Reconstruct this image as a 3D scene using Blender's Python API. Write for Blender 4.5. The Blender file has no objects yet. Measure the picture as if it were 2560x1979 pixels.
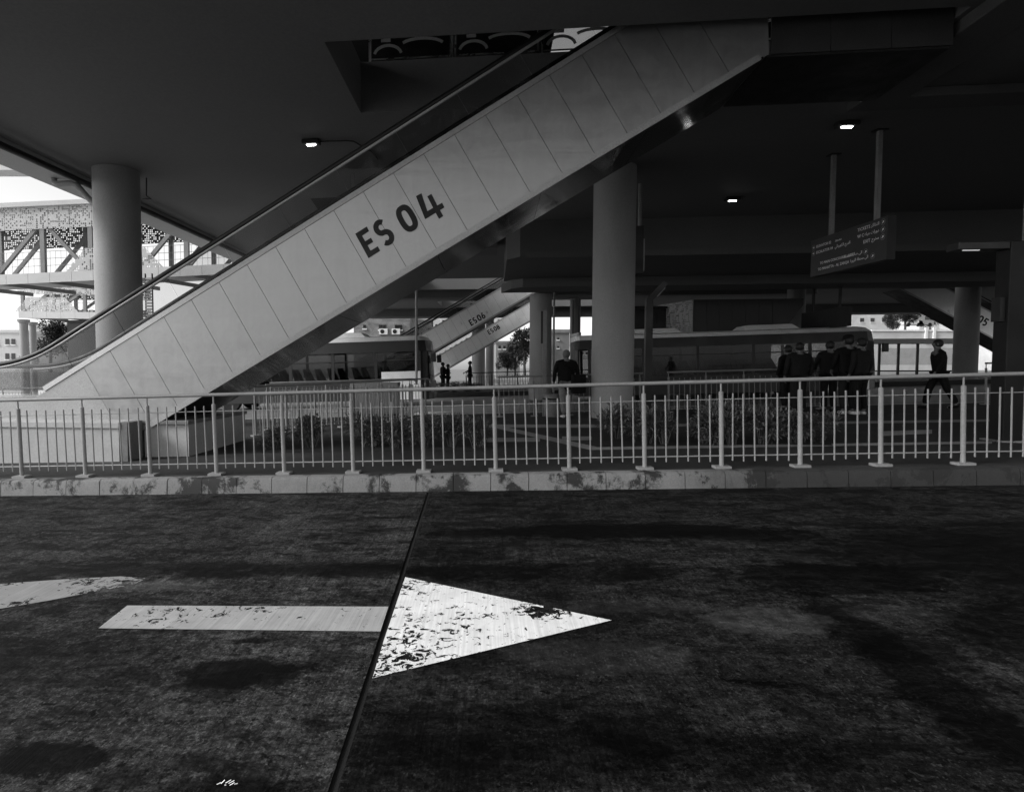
import bpy, bmesh, math, random
from mathutils import Vector, Matrix
random.seed(7)
R = math.radians
sc = bpy.context.scene
COL = sc.collection

# ------------------------------------------------------------------ camera
CAMZ, PITCH = 1.312, 0.0461            # metres above the pavement, radians looking down
FPX, CXP, CYP = 1500.0, 1080.0, 989.5  # focal length and principal point, in pixels of the 2560 px photograph
cam_d = bpy.data.cameras.new('camera')
cam = bpy.data.objects.new('camera', cam_d); COL.objects.link(cam)
cam.location = (0, 0, CAMZ); cam.rotation_euler = (math.pi/2 - PITCH, 0, 0)
cam_d.sensor_width = 36.0; cam_d.lens = FPX/2560*36.0
cam_d.shift_x = (1280 - CXP)/2560
cam_d.clip_start = .05; cam_d.clip_end = 3000
sc.camera = cam

# ------------------------------------------------------------------ sky, sun, exposure
SUN_EL, SUN_AZ = R(33), R(-106)          # azimuth from +Y, negative = to the left of the view
world = bpy.data.worlds.new('World'); sc.world = world; world.use_nodes = True
wn, wl = world.node_tree.nodes, world.node_tree.links
wn.clear()
sky = wn.new('ShaderNodeTexSky'); sky.sky_type = 'NISHITA'; sky.sun_disc = False
sky.sun_elevation = SUN_EL; sky.sun_rotation = SUN_AZ; sky.dust_density = 1.5; sky.air_density = 1.2
bw = wn.new('ShaderNodeRGBToBW'); bg = wn.new('ShaderNodeBackground'); wo = wn.new('ShaderNodeOutputWorld')
bg.inputs['Strength'].default_value = 0.15
wl.new(sky.outputs[0], bw.inputs[0]); wl.new(bw.outputs[0], bg.inputs['Color']); wl.new(bg.outputs[0], wo.inputs['Surface'])
sd = bpy.data.lights.new('sun', 'SUN'); sd.energy = 2.0; sd.angle = R(18); sd.color = (1, 1, 1)
sun = bpy.data.objects.new('sun', sd); COL.objects.link(sun)
sdir = Vector((math.sin(SUN_AZ)*math.cos(SUN_EL), math.cos(SUN_AZ)*math.cos(SUN_EL), math.sin(SUN_EL)))
sun.rotation_euler = sdir.to_track_quat('Z', 'Y').to_euler(); sun.location = sdir*80
sc.view_settings.view_transform = 'Standard'; sc.view_settings.look = 'None'
sc.view_settings.exposure = 0.8; sc.view_settings.gamma = 1.0; sc.view_settings.use_curve_mapping = False
sc.render.engine = 'CYCLES'
sc.cycles.use_denoising = True; sc.cycles.denoiser = 'OPENIMAGEDENOISE'; sc.cycles.denoising_input_passes = 'RGB_ALBEDO_NORMAL'; sc.cycles.denoising_prefilter = 'NONE'
sc.cycles.max_bounces = 8; sc.cycles.diffuse_bounces = 5; sc.cycles.glossy_bounces = 4; sc.cycles.transparent_max_bounces = 16
sc.cycles.sample_clamp_indirect = 6.0

# ------------------------------------------------------------------ geometry helpers
def ray(px, py):
    dx, dy = (px-CXP)/FPX, (CYP-py)/FPX
    d = Vector((dx, math.cos(PITCH)+dy*math.sin(PITCH), -math.sin(PITCH)+dy*math.cos(PITCH)))
    return d/d.y
def at(px, py, Y):
    return ray(px, py)*Y + Vector((0, 0, CAMZ))
FH, SLOPE = -.0884, .0291              # heading of kerb and fence; the whole pavement climbs to the right
FO = Vector((-5.5302, 8.0364)); FU = Vector((math.cos(FH), math.sin(FH))); FV = Vector((-math.sin(FH), math.cos(FH)))
def gz(x, y):
    s = (Vector((x, y))-FO).dot(FU)
    return -1.4729+CAMZ+SLOPE*max(-32., min(46., s))
def sw(s, w, dz=0):                    # along the kerb, across it -> world, on the pavement
    p = FO+FU*s+FV*w
    return Vector((p.x, p.y, gz(p.x, p.y)+dz))
def gr(px, py, off=0):
    d = ray(px, py); lo, hi = .5, 300.
    for _ in range(60):
        m = (lo+hi)/2
        if CAMZ+d.z*m-(gz(d.x*m, m)+off) > 0: lo = m
        else: hi = m
    return at(px, py, lo)
TH = -.10                              # heading of the building and its escalators
BU = Vector((math.cos(TH), math.sin(TH))); BV = Vector((-math.sin(TH), math.cos(TH)))
def uv(u, v, z=0.): p = BU*u+BV*v; return Vector((p.x, p.y, z))
def to_uv(p): q = Vector((p[0], p[1])); return q.dot(BU), q.dot(BV)
UPZ = Vector((0, 0, 1))

class MB:
    def __init__(self): self.v = []; self.f = []
    def quad(self, *pts): self.poly(pts)
    def poly(self, pts):
        n = len(self.v); self.v += [tuple(p) for p in pts]; self.f.append(tuple(range(n, n+len(pts))))
    def hexa(self, a, b):               # two rings of equal length joined into a closed solid
        n = len(self.v); k = len(a)
        self.v += [tuple(p) for p in a]+[tuple(p) for p in b]
        self.f.append(tuple(range(n+k-1, n-1, -1))); self.f.append(tuple(range(n+k, n+2*k)))
        for i in range(k):
            j = (i+1) % k; self.f.append((n+i, n+j, n+k+j, n+k+i))
        return self
    def box(self, x0, x1, y0, y1, z0, z1):
        return self.hexa([(x0,y0,z0),(x1,y0,z0),(x1,y1,z0),(x0,y1,z0)], [(x0,y0,z1),(x1,y0,z1),(x1,y1,z1),(x0,y1,z1)])
    def obox(self, c, ax, ay, az):      # centre and three half-axis vectors
        c, ax, ay, az = map(Vector, (c, ax, ay, az))
        return self.hexa([c-ax-ay-az, c+ax-ay-az, c+ax+ay-az, c-ax+ay-az], [c-ax-ay+az, c+ax-ay+az, c+ax+ay+az, c-ax+ay+az])
    def prism(self, pts, off):          # planar polygon swept by a vector
        off = Vector(off); return self.hexa([Vector(p) for p in pts], [Vector(p)+off for p in pts])
    def bar(self, a, b, w, h, up=UPZ):
        a, b = Vector(a), Vector(b); d = (b-a).normalized(); s = d.cross(up)
        if s.length < 1e-4: s = Vector((1, 0, 0))
        s.normalize(); t = s.cross(d)
        return self.obox((a+b)/2, (b-a)/2, s*w/2, t*h/2)
    def tube(self, pts, r, n=10, squash=1.0, up=UPZ, cap=True):
        pts = [Vector(p) for p in pts]; base = len(self.v); m = len(pts)
        rr = r if isinstance(r, (list, tuple)) else [r]*m
        for i, p in enumerate(pts):
            d = (pts[min(i+1, m-1)]-pts[max(i-1, 0)]).normalized()
            u = up if abs(d.dot(up)) < .99 else Vector((1, 0, 0))
            s = d.cross(u).normalized(); t = s.cross(d)
            for k in range(n):
                a = 2*math.pi*k/n
                self.v.append(tuple(p+s*math.cos(a)*rr[i]+t*math.sin(a)*rr[i]*squash))
        for i in range(m-1):
            for k in range(n):
                k2 = (k+1) % n
                self.f.append((base+i*n+k, base+i*n+k2, base+(i+1)*n+k2, base+(i+1)*n+k))
        if cap:
            self.f.append(tuple(base+k for k in reversed(range(n)))); self.f.append(tuple(base+(m-1)*n+k for k in range(n)))
        return self
    def lathe(self, prof, n=24, c=(0, 0, 0)):
        base = len(self.v); c = Vector(c)
        for (r, z) in prof:
            for k in range(n):
                a = 2*math.pi*k/n; self.v.append((c.x+r*math.cos(a), c.y+r*math.sin(a), c.z+z))
        for i in range(len(prof)-1):
            for k in range(n):
                k2 = (k+1) % n; self.f.append((base+i*n+k, base+i*n+k2, base+(i+1)*n+k2, base+(i+1)*n+k))
        self.f.append(tuple(base+k for k in reversed(range(n)))); m = len(prof)-1
        self.f.append(tuple(base+m*n+k for k in range(n)))
        return self
    def ribbon(self, pts, w, closed=False, z0=0., z1=.004):   # flat stroke in the local XZ plane, front towards -Y
        pts = [Vector((p[0], p[1])) for p in pts]; m = len(pts); L = []; Rr = []
        for i in range(m):
            a = pts[i-1] if (i > 0 or closed) else pts[i]; b = pts[(i+1) % m] if (i < m-1 or closed) else pts[i]
            d0 = (pts[i]-a); d1 = (b-pts[i])
            d0 = d0.normalized() if d0.length > 1e-6 else d1.normalized(); d1 = d1.normalized() if d1.length > 1e-6 else d0
            n0 = Vector((-d0.y, d0.x)); n1 = Vector((-d1.y, d1.x)); q = (n0+n1).normalized()
            k = w/2/max(.45, q.dot(n0)); L.append(pts[i]+q*k); Rr.append(pts[i]-q*k)
        for i in range(m if closed else m-1):
            j = (i+1) % m
            self.hexa([(L[i].x, z0, L[i].y), (Rr[i].x, z0, Rr[i].y), (Rr[j].x, z0, Rr[j].y), (L[j].x, z0, L[j].y)],
                      [(L[i].x, -z1, L[i].y), (Rr[i].x, -z1, Rr[i].y), (Rr[j].x, -z1, Rr[j].y), (L[j].x, -z1, L[j].y)])
        return self
    def mesh(self, name, mat, smooth=False):
        me = bpy.data.meshes.new(name); me.from_pydata(self.v, [], self.f)
        bm = bmesh.new(); bm.from_mesh(me); bmesh.ops.recalc_face_normals(bm, faces=bm.faces); bm.to_mesh(me); bm.free()
        if mat: me.materials.append(mat)
        if smooth:
            for p in me.polygons: p.use_smooth = True
        me.update(); return me
    def build(self, name, mat, parent=None, smooth=False, bevel=0., auto=None):
        o = link(name, self.mesh(name, mat, smooth), parent)
        if bevel:
            m = o.modifiers.new('edge', 'BEVEL'); m.width = bevel; m.segments = 2; m.limit_method = 'ANGLE'
        return o

def link(name, data, parent=None, loc=None, rz=None):
    o = bpy.data.objects.new(name, data); COL.objects.link(o)
    if parent is not None: o.parent = parent
    if loc is not None: o.location = loc
    if rz is not None: o.rotation_euler = (0, 0, rz)
    return o
def smooth_sharp(o, ang=40):
    me = o.data
    for p in me.polygons: p.use_smooth = True
    me.set_sharp_from_angle(angle=R(ang)) if hasattr(me, 'set_sharp_from_angle') else None
    return o
def tag(o, label=None, cat=None, group=None, kind=None):
    if label: o['label'] = label
    if cat: o['category'] = cat
    if group: o['group'] = group
    if kind: o['kind'] = kind
    return o
def thing(name, label, cat, loc=(0, 0, 0), rz=0., group=None):
    return tag(link(name, None, None, loc, rz), label, cat, group)
def struct(o): o['kind'] = 'structure'; return o

# ------------------------------------------------------------------ materials (all grey: the photograph is black and white)
def new_mat(name):
    m = bpy.data.materials.new(name); m.use_nodes = True
    nt = m.node_tree; b = nt.nodes['Principled BSDF']; return m, nt, b
def node(nt, typ, **kw):
    n = nt.nodes.new(typ)
    for k, v in kw.items():
        if k in ('operation', 'blend_type', 'data_type', 'noise_dimensions', 'feature', 'distance', 'interpolation_type', 'use_clamp', 'wave_type', 'bands_direction'): setattr(n, k, v)
        else: n.inputs[k].default_value = v
    return n
def math_n(nt, op, a, b=None, c=None, clamp=False):
    n = nt.nodes.new('ShaderNodeMath'); n.operation = op; n.use_clamp = clamp
    for i, x in enumerate((a, b, c)):
        if x is None: continue
        if isinstance(x, (int, float)): n.inputs[i].default_value = x
        else: nt.links.new(x, n.inputs[i])
    return n.outputs[0]
def maprange(nt, x, a, b, c, d):
    n = nt.nodes.new('ShaderNodeMapRange'); n.clamp = True
    nt.links.new(x, n.inputs[0])
    for i, q in enumerate((a, b, c, d)): n.inputs[i+1].default_value = q
    return n.outputs[0]
def position(nt, rot=0., scale=(1, 1, 1), loc=(0, 0, 0), obj=False):
    if obj: src = nt.nodes.new('ShaderNodeTexCoord').outputs['Object']
    else: src = nt.nodes.new('ShaderNodeNewGeometry').outputs['Position']
    a = nt.nodes.new('ShaderNodeMapping'); a.vector_type = 'POINT'
    a.inputs['Location'].default_value = loc; a.inputs['Rotation'].default_value = (0, 0, rot)
    nt.links.new(src, a.inputs['Vector'])
    b = nt.nodes.new('ShaderNodeMapping'); b.inputs['Scale'].default_value = scale
    nt.links.new(a.outputs[0], b.inputs['Vector'])
    return b.outputs[0]
def noise(nt, vec, scale, detail=4, rough=.55, dist=0.):
    n = node(nt, 'ShaderNodeTexNoise', Scale=scale, Detail=detail, Roughness=rough, Distortion=dist)
    nt.links.new(vec, n.inputs['Vector']); return n.outputs['Fac']
def grey(nt, val):
    n = nt.nodes.new('ShaderNodeCombineColor')
    for i in range(3): nt.links.new(val, n.inputs[i])
    return n.outputs[0]
def bump(nt, b, h, strength, dist=.01):
    n = nt.nodes.new('ShaderNodeBump'); n.inputs['Strength'].default_value = strength; n.inputs['Distance'].default_value = dist
    nt.links.new(h, n.inputs['Height']); nt.links.new(n.outputs[0], b.inputs['Normal'])

def M(name, col, rough=.6, metal=0., var=.3, scale=2.5, fine=.15, fscale=45., bmp=.15, spec=.4, stretch=(1, 1, 1), rvar=.15):
    m, nt, b = new_mat(name)
    p = position(nt, scale=stretch)
    n1 = noise(nt, p, scale, 5, .6, .6); n2 = noise(nt, p, fscale, 3, .6)
    a = maprange(nt, n1, .3, .7, 1-var, 1+var*.6)
    c = maprange(nt, n2, .3, .7, 1-fine, 1+fine)
    v = math_n(nt, 'MULTIPLY', math_n(nt, 'MULTIPLY', a, c), col)
    nt.links.new(grey(nt, v), b.inputs['Base Color'])
    nt.links.new(maprange(nt, n1, .3, .7, max(.04, rough-rvar), min(1, rough+rvar)), b.inputs['Roughness'])
    b.inputs['Metallic'].default_value = metal; b.inputs['Specular IOR Level'].default_value = spec
    if bmp: bump(nt, b, n2, bmp, .004)
    return m
def glass(name, tint=.75, refl=.06, rough=.03):
    m, nt, b = new_mat(name); nt.nodes.remove(b); out = nt.nodes['Material Output']
    t = nt.nodes.new('ShaderNodeBsdfTransparent'); t.inputs[0].default_value = (tint, tint, tint, 1)
    g = nt.nodes.new('ShaderNodeBsdfGlossy'); g.inputs['Roughness'].default_value = rough; g.inputs['Color'].default_value = (.9, .9, .9, 1)
    fr = nt.nodes.new('ShaderNodeFresnel'); fr.inputs['IOR'].default_value = 1.45
    k = math_n(nt, 'ADD', fr.outputs[0], refl-.035, clamp=True)
    dirt = noise(nt, position(nt), 3., 5, .6, 1.) if tint > .6 else noise(nt, position(nt), .3, 1, .3)
    d = nt.nodes.new('ShaderNodeBsdfDiffuse'); d.inputs[0].default_value = (.5, .5, .5, 1)
    mx0 = nt.nodes.new('ShaderNodeMixShader'); nt.links.new(maprange(nt, dirt, .5, .8, .0, .05), mx0.inputs[0])
    nt.links.new(t.outputs[0], mx0.inputs[1]); nt.links.new(d.outputs[0], mx0.inputs[2])
    mx = nt.nodes.new('ShaderNodeMixShader'); nt.links.new(k, mx.inputs[0])
    nt.links.new(mx0.outputs[0], mx.inputs[1]); nt.links.new(g.outputs[0], mx.inputs[2]); nt.links.new(mx.outputs[0], out.inputs['Surface'])
    return m
def emit(name, s):
    m, nt, b = new_mat(name); b.inputs['Base Color'].default_value = (.8, .8, .8, 1)
    b.inputs['Emission Color'].default_value = (1, 1, 1, 1); b.inputs['Emission Strength'].default_value = s; return m
def perforated(name, col, cell=.09, keep=.5, rough=.45):
    """sheet metal punched with square-set round holes that come and go in an irregular pattern"""
    m, nt, b = new_mat(name); out = nt.nodes['Material Output']
    p = position(nt, obj=True)
    sep = nt.nodes.new('ShaderNodeSeparateXYZ'); nt.links.new(p, sep.inputs[0])
    cx = math_n(nt, 'DIVIDE', sep.outputs[0], cell); cz = math_n(nt, 'DIVIDE', sep.outputs[2], cell)
    fx = math_n(nt, 'SUBTRACT', math_n(nt, 'FRACT', cx), .5); fz = math_n(nt, 'SUBTRACT', math_n(nt, 'FRACT', cz), .5)
    rr = math_n(nt, 'SQRT', math_n(nt, 'ADD', math_n(nt, 'MULTIPLY', fx, fx), math_n(nt, 'MULTIPLY', fz, fz)))
    hole = math_n(nt, 'LESS_THAN', rr, .40)
    cmb = nt.nodes.new('ShaderNodeCombineXYZ'); nt.links.new(math_n(nt, 'FLOOR', cx), cmb.inputs[0]); nt.links.new(math_n(nt, 'FLOOR', cz), cmb.inputs[2])
    wn_ = nt.nodes.new('ShaderNodeTexWhiteNoise'); nt.links.new(cmb.outputs[0], wn_.inputs['Vector'])
    big = noise(nt, cmb.outputs[0], .23, 2, .6)
    pick = math_n(nt, 'LESS_THAN', math_n(nt, 'ADD', math_n(nt, 'MULTIPLY', wn_.outputs['Value'], .6), math_n(nt, 'MULTIPLY', big, .6)), keep)
    nb = nt.nodes.new('ShaderNodeBsdfTransparent')
    v = maprange(nt, noise(nt, position(nt), 1.2, 4), .3, .7, col*.85, col*1.1)
    nt.links.new(grey(nt, v), b.inputs['Base Color']); b.inputs['Roughness'].default_value = rough
    mx = nt.nodes.new('ShaderNodeMixShader'); nt.links.new(math_n(nt, 'MULTIPLY', hole, pick), mx.inputs[0])
    nt.links.new(b.outputs[0], mx.inputs[1]); nt.links.new(nb.outputs[0], mx.inputs[2]); nt.links.new(mx.outputs[0], out.inputs['Surface'])
    return m

def stained_concrete(name, base=.05, stains=(), light=(), brush=.5, seed=0.):
    """brushed road concrete: combed grooves across the lane, grime and oil stains with their own outlines (x, y, rx, ry, depth)"""
    m, nt, b = new_mat(name)
    loc = (seed, seed*.7, 0)
    p = position(nt, loc=loc)
    comb = noise(nt, position(nt, rot=-FH, scale=(75, 1.1, 1), loc=loc), 1., 4, .65)
    n1 = noise(nt, p, .55, 6, .62, .8); n2 = noise(nt, position(nt, rot=-FH, scale=(.8, 2.6, 1), loc=loc), 1.5, 6, .68, 1.2)
    n3 = noise(nt, p, 13., 5, .7); n4 = noise(nt, p, 160., 2, .6)
    v = maprange(nt, n1, .32, .68, .6, 1.25)
    v = math_n(nt, 'MULTIPLY', v, maprange(nt, n2, .34, .64, .42, 1.2))
    v = math_n(nt, 'MULTIPLY', v, maprange(nt, n3, .36, .62, .58, 1.22))
    v = math_n(nt, 'MULTIPLY', v, maprange(nt, comb, .3, .7, 1-brush, 1+brush))
    v = math_n(nt, 'MULTIPLY', v, maprange(nt, n4, .3, .7, .75, 1.25))
    pit = maprange(nt, noise(nt, position(nt, rot=-FH, scale=(.8, 1.2, 1), loc=loc), 15., 6, .75, .2), .385, .41, .2, 1.)
    v = math_n(nt, 'MULTIPLY', v, pit)
    streak = noise(nt, position(nt, rot=-FH, scale=(8, 2.2, 1), loc=loc), 1., 7, .72, .5)
    v = math_n(nt, 'MULTIPLY', v, maprange(nt, streak, .36, .60, .72, 1.2))
    grain = noise(nt, position(nt, rot=-FH, scale=(.85, 1.15, 1), loc=loc), 26., 5, .8)
    v = math_n(nt, 'MULTIPLY', v, maprange(nt, grain, .38, .62, .35, 1.7))
    gr2 = noise(nt, position(nt, rot=-FH, scale=(1, .8, 1), loc=loc), 80., 3, .8)
    v = math_n(nt, 'MULTIPLY', v, maprange(nt, gr2, .36, .64, .5, 1.5))
    blot = noise(nt, position(nt, rot=-FH, scale=(1, 1.9, 1), loc=loc), 2.4, 9, .74, .3)
    v = math_n(nt, 'MULTIPLY', v, maprange(nt, blot, .45, .50, .45, 1.15))
    spk = noise(nt, position(nt, rot=-FH, scale=(1, .7, 1), loc=loc), 62., 2, .6)
    v = math_n(nt, 'ADD', v, math_n(nt, 'MULTIPLY', maprange(nt, spk, .60, .66, 0., 1.5), maprange(nt, blot, .42, .56, .25, 1.)))
    spd = noise(nt, position(nt, rot=-FH, scale=(1, .8, 1), loc=(9, 4, 0)), 30., 4, .7)
    v = math_n(nt, 'MULTIPLY', v, maprange(nt, spd, .37, .40, .22, 1.))
    wob = node(nt, 'ShaderNodeTexNoise', Scale=2.2, Detail=9, Roughness=.76); nt.links.new(p, wob.inputs['Vector'])
    wv = nt.nodes.new('ShaderNodeVectorMath'); wv.operation = 'SUBTRACT'; nt.links.new(wob.outputs['Color'], wv.inputs[0]); wv.inputs[1].default_value = (.5, .5, .5)
    ws = nt.nodes.new('ShaderNodeVectorMath'); ws.operation = 'SCALE'; ws.inputs['Scale'].default_value = .35; nt.links.new(wv.outputs[0], ws.inputs[0])
    pp = nt.nodes.new('ShaderNodeVectorMath'); pp.operation = 'ADD'; nt.links.new(position(nt), pp.inputs[0]); nt.links.new(ws.outputs[0], pp.inputs[1])
    edge = noise(nt, position(nt, rot=-FH, scale=(1., 1.3, 1), loc=(3, 5, 0)), 7., 9, .78)
    def blob(x, y, rx, ry, rot=FH, soft=.35):
        d = nt.nodes.new('ShaderNodeVectorMath'); d.operation = 'SUBTRACT'; nt.links.new(pp.outputs[0], d.inputs[0]); d.inputs[1].default_value = (x, y, 0)
        mp = nt.nodes.new('ShaderNodeMapping'); mp.inputs['Rotation'].default_value = (0, 0, -rot); nt.links.new(d.outputs[0], mp.inputs['Vector'])
        mp2 = nt.nodes.new('ShaderNodeMapping'); mp2.inputs['Scale'].default_value = (1/rx, 1/ry, 0); nt.links.new(mp.outputs[0], mp2.inputs['Vector'])
        ln = nt.nodes.new('ShaderNodeVectorMath'); ln.operation = 'LENGTH'; nt.links.new(mp2.outputs[0], ln.inputs[0])
        dd = math_n(nt, 'ADD', ln.outputs['Value'], math_n(nt, 'MULTIPLY', math_n(nt, 'SUBTRACT', edge, .5), 1.9))
        return maprange(nt, dd, 1-soft*.8, 1+soft*.8, 1., 0.)
    wet = None
    for s in stains:
        k = blob(*s[:4], soft=s[5] if len(s) > 5 else .35)
        v = math_n(nt, 'MULTIPLY', v, math_n(nt, 'SUBTRACT', 1., math_n(nt, 'MULTIPLY', k, s[4])))
        wet = k if wet is None else math_n(nt, 'MAXIMUM', wet, k)
    for s in light:
        k = blob(*s[:4], soft=s[5] if len(s) > 5 else .35)
        k = math_n(nt, 'MULTIPLY', k, maprange(nt, n3, .3, .62, .35, 1.))
        v = math_n(nt, 'ADD', v, math_n(nt, 'MULTIPLY', k, s[4]))
    v = math_n(nt, 'MULTIPLY', v, base)
    nt.links.new(grey(nt, v), b.inputs['Base Color'])
    b.inputs['Specular IOR Level'].default_value = .07
    rgh = maprange(nt, n2, .3, .7, .62, .85)
    if wet is not None: rgh = math_n(nt, 'SUBTRACT', rgh, math_n(nt, 'MULTIPLY', wet, .12))
    nt.links.new(rgh, b.inputs['Roughness'])
    bump(nt, b, math_n(nt, 'ADD', math_n(nt, 'MULTIPLY', comb, .9), math_n(nt, 'MULTIPLY', n4, .35)), .55, .004)
    return m
def worn_paint(name, col, wear=.5, patches=()):
    """road paint that has flaked off in places, down to the concrete below"""
    m, nt, b = new_mat(name); out = nt.nodes['Material Output']
    p = position(nt)
    comb = noise(nt, position(nt, rot=-FH, scale=(70, 1.3, 1)), 1., 3, .6)
    flake = noise(nt, p, 17., 6, .72, .7); zone = noise(nt, p, 2.3, 3, .6)
    th = math_n(nt, 'ADD', math_n(nt, 'MULTIPLY', zone, .16), math_n(nt, 'MULTIPLY', comb, .10))
    for (x, y, rad, amt) in patches:
        d = nt.nodes.new('ShaderNodeVectorMath'); d.operation = 'DISTANCE'; nt.links.new(p, d.inputs[0]); d.inputs[1].default_value = (x, y, gz(x, y)-.19)
        th = math_n(nt, 'ADD', th, maprange(nt, d.outputs['Value'], 0., rad, amt, 0.))
    gone = math_n(nt, 'GREATER_THAN', math_n(nt, 'ADD', th, wear), flake)
    v = math_n(nt, 'MULTIPLY', maprange(nt, comb, .3, .7, .8, 1.08), maprange(nt, noise(nt, p, 5., 5, .65), .3, .7, .82, 1.05))
    nt.links.new(grey(nt, math_n(nt, 'MULTIPLY', v, col)), b.inputs['Base Color']); b.inputs['Roughness'].default_value = .7; b.inputs['Specular IOR Level'].default_value = .25
    bump(nt, b, comb, .35, .004)
    t = nt.nodes.new('ShaderNodeBsdfTransparent'); mx = nt.nodes.new('ShaderNodeMixShader')
    nt.links.new(gone, mx.inputs[0]); nt.links.new(b.outputs[0], mx.inputs[1]); nt.links.new(t.outputs[0], mx.inputs[2]); nt.links.new(mx.outputs[0], out.inputs['Surface'])
    return m
def kerb_paint(name):
    m, nt, b = new_mat(name); p = position(nt)
    st = noise(nt, position(nt, rot=-FH, scale=(1.5, 1.5, 1.2)), 1.5, 7, .72, .3)
    st2 = noise(nt, position(nt, rot=-FH, scale=(4, 4, 3.)), 1.6, 7, .78, .2); fine = noise(nt, p, 60., 4, .7)
    sep = nt.nodes.new('ShaderNodeSeparateXYZ'); nt.links.new(p, sep.inputs[0])
    # bare dirty concrete takes over towards the right-hand end of the row, where the paint has worn away
    bare = maprange(nt, math_n(nt, 'ADD', sep.outputs[0], math_n(nt, 'MULTIPLY', st2, 2.0)), 3.7, 5.0, 0., 1.)
    dirt = maprange(nt, math_n(nt, 'ADD', st, math_n(nt, 'MULTIPLY', st2, .35)), .655, .74, 0., 1.)
    dirt = math_n(nt, 'MAXIMUM', dirt, math_n(nt, 'MULTIPLY', bare, .93))
    v = maprange(nt, dirt, 0., 1., .19, .014)
    v = math_n(nt, 'MULTIPLY', v, maprange(nt, fine, .3, .7, .8, 1.15)); v = math_n(nt, 'MULTIPLY', v, maprange(nt, st2, .3, .7, .8, 1.1))
    nt.links.new(grey(nt, v), b.inputs['Base Color']); b.inputs['Roughness'].default_value = .75; bump(nt, b, fine, .3, .004)
    return m

MAT = {}
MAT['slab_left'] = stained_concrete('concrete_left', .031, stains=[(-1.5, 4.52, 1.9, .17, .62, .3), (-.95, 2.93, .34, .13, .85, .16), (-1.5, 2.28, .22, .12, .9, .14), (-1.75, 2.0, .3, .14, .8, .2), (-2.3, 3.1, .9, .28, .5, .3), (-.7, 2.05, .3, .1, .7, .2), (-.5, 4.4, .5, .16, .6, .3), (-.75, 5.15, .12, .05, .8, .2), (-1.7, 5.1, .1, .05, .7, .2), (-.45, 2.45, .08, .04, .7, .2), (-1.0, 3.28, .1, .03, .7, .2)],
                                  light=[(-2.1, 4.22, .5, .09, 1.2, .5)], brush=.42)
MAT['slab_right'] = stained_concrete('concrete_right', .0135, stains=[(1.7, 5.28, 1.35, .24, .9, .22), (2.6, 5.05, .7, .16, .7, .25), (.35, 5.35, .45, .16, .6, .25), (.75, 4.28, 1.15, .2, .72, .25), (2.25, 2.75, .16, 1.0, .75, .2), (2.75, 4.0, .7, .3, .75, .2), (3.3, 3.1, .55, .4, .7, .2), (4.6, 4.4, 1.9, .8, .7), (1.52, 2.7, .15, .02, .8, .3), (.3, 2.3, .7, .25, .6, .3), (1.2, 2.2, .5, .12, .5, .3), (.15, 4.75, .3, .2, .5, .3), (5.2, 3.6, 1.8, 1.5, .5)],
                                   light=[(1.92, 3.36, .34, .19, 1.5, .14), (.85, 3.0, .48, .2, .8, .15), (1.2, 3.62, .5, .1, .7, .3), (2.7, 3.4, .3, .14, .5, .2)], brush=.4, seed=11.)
MAT['joint'] = M('joint_filler', .006, .8, var=.3, bmp=.4)
MAT['pave'] = M('pavement', .04, .75, var=.45, scale=1.2, fine=.3, fscale=70, bmp=.3, spec=.2)
MAT['band'] = M('paving_band', .3, .65, var=.35, scale=2, fine=.25, fscale=50, spec=.25)
MAT['asphalt'] = M('asphalt', .17, .55, var=.5, scale=.5, fine=.35, fscale=90, bmp=.3, spec=.35)
MAT['forecourt'] = M('pale_paving', .55, .8, var=.2, scale=.4, spec=.2)
MAT['kerb'] = kerb_paint('kerb_paint')
MAT['white_kerb'] = M('white_kerb', .45, .7, var=.3, scale=3)
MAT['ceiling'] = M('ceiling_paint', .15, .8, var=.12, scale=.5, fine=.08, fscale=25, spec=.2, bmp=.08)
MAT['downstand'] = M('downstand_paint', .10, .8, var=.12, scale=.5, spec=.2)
MAT['soffit_edge'] = M('edge_beam_pale', .42, .75, var=.1, scale=.6, spec=.2)  # edge strip coloured paler than the rest of the ceiling
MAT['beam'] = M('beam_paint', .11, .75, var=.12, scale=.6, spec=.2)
MAT['column'] = M('column_concrete', .27, .75, var=.14, scale=1.1, fine=.1, fscale=60, bmp=.2, spec=.2, stretch=(1, 1, .35))
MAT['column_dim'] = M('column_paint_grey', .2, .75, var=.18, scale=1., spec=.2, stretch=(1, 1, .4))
MAT['plinth'] = M('plinth_render', .42, .85, var=.14, scale=1.4, fine=.08, fscale=35, spec=.15)
MAT['plinth_cap'] = M('plinth_cap', .16, .7, var=.3, scale=3)
def cladding(name, col=.325):
    m, nt, b = new_mat(name); p = position(nt, rot=-TH)
    wave = noise(nt, position(nt, rot=-TH, scale=(.5, 1, 2.4)), .9, 3, .5, .9)
    st = noise(nt, position(nt, rot=-TH, scale=(7, 1, .5)), 1.3, 4, .6); sm = noise(nt, p, 4.5, 5, .65, .8)
    v = math_n(nt, 'MULTIPLY', maprange(nt, sm, .3, .7, .86, 1.05), maprange(nt, st, .3, .75, 1.02, .94))
    spot = maprange(nt, noise(nt, p, 2.6, 6, .75, .4), .25, .31, .6, 1.)
    nt.links.new(grey(nt, math_n(nt, 'MULTIPLY', math_n(nt, 'MULTIPLY', v, spot), col)), b.inputs['Base Color'])
    b.inputs['Metallic'].default_value = .55
    nt.links.new(maprange(nt, sm, .3, .7, .30, .46), b.inputs['Roughness'])
    bump(nt, b, wave, .12, .05); return m
MAT['clad'] = cladding('satin_steel_cladding')
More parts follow.
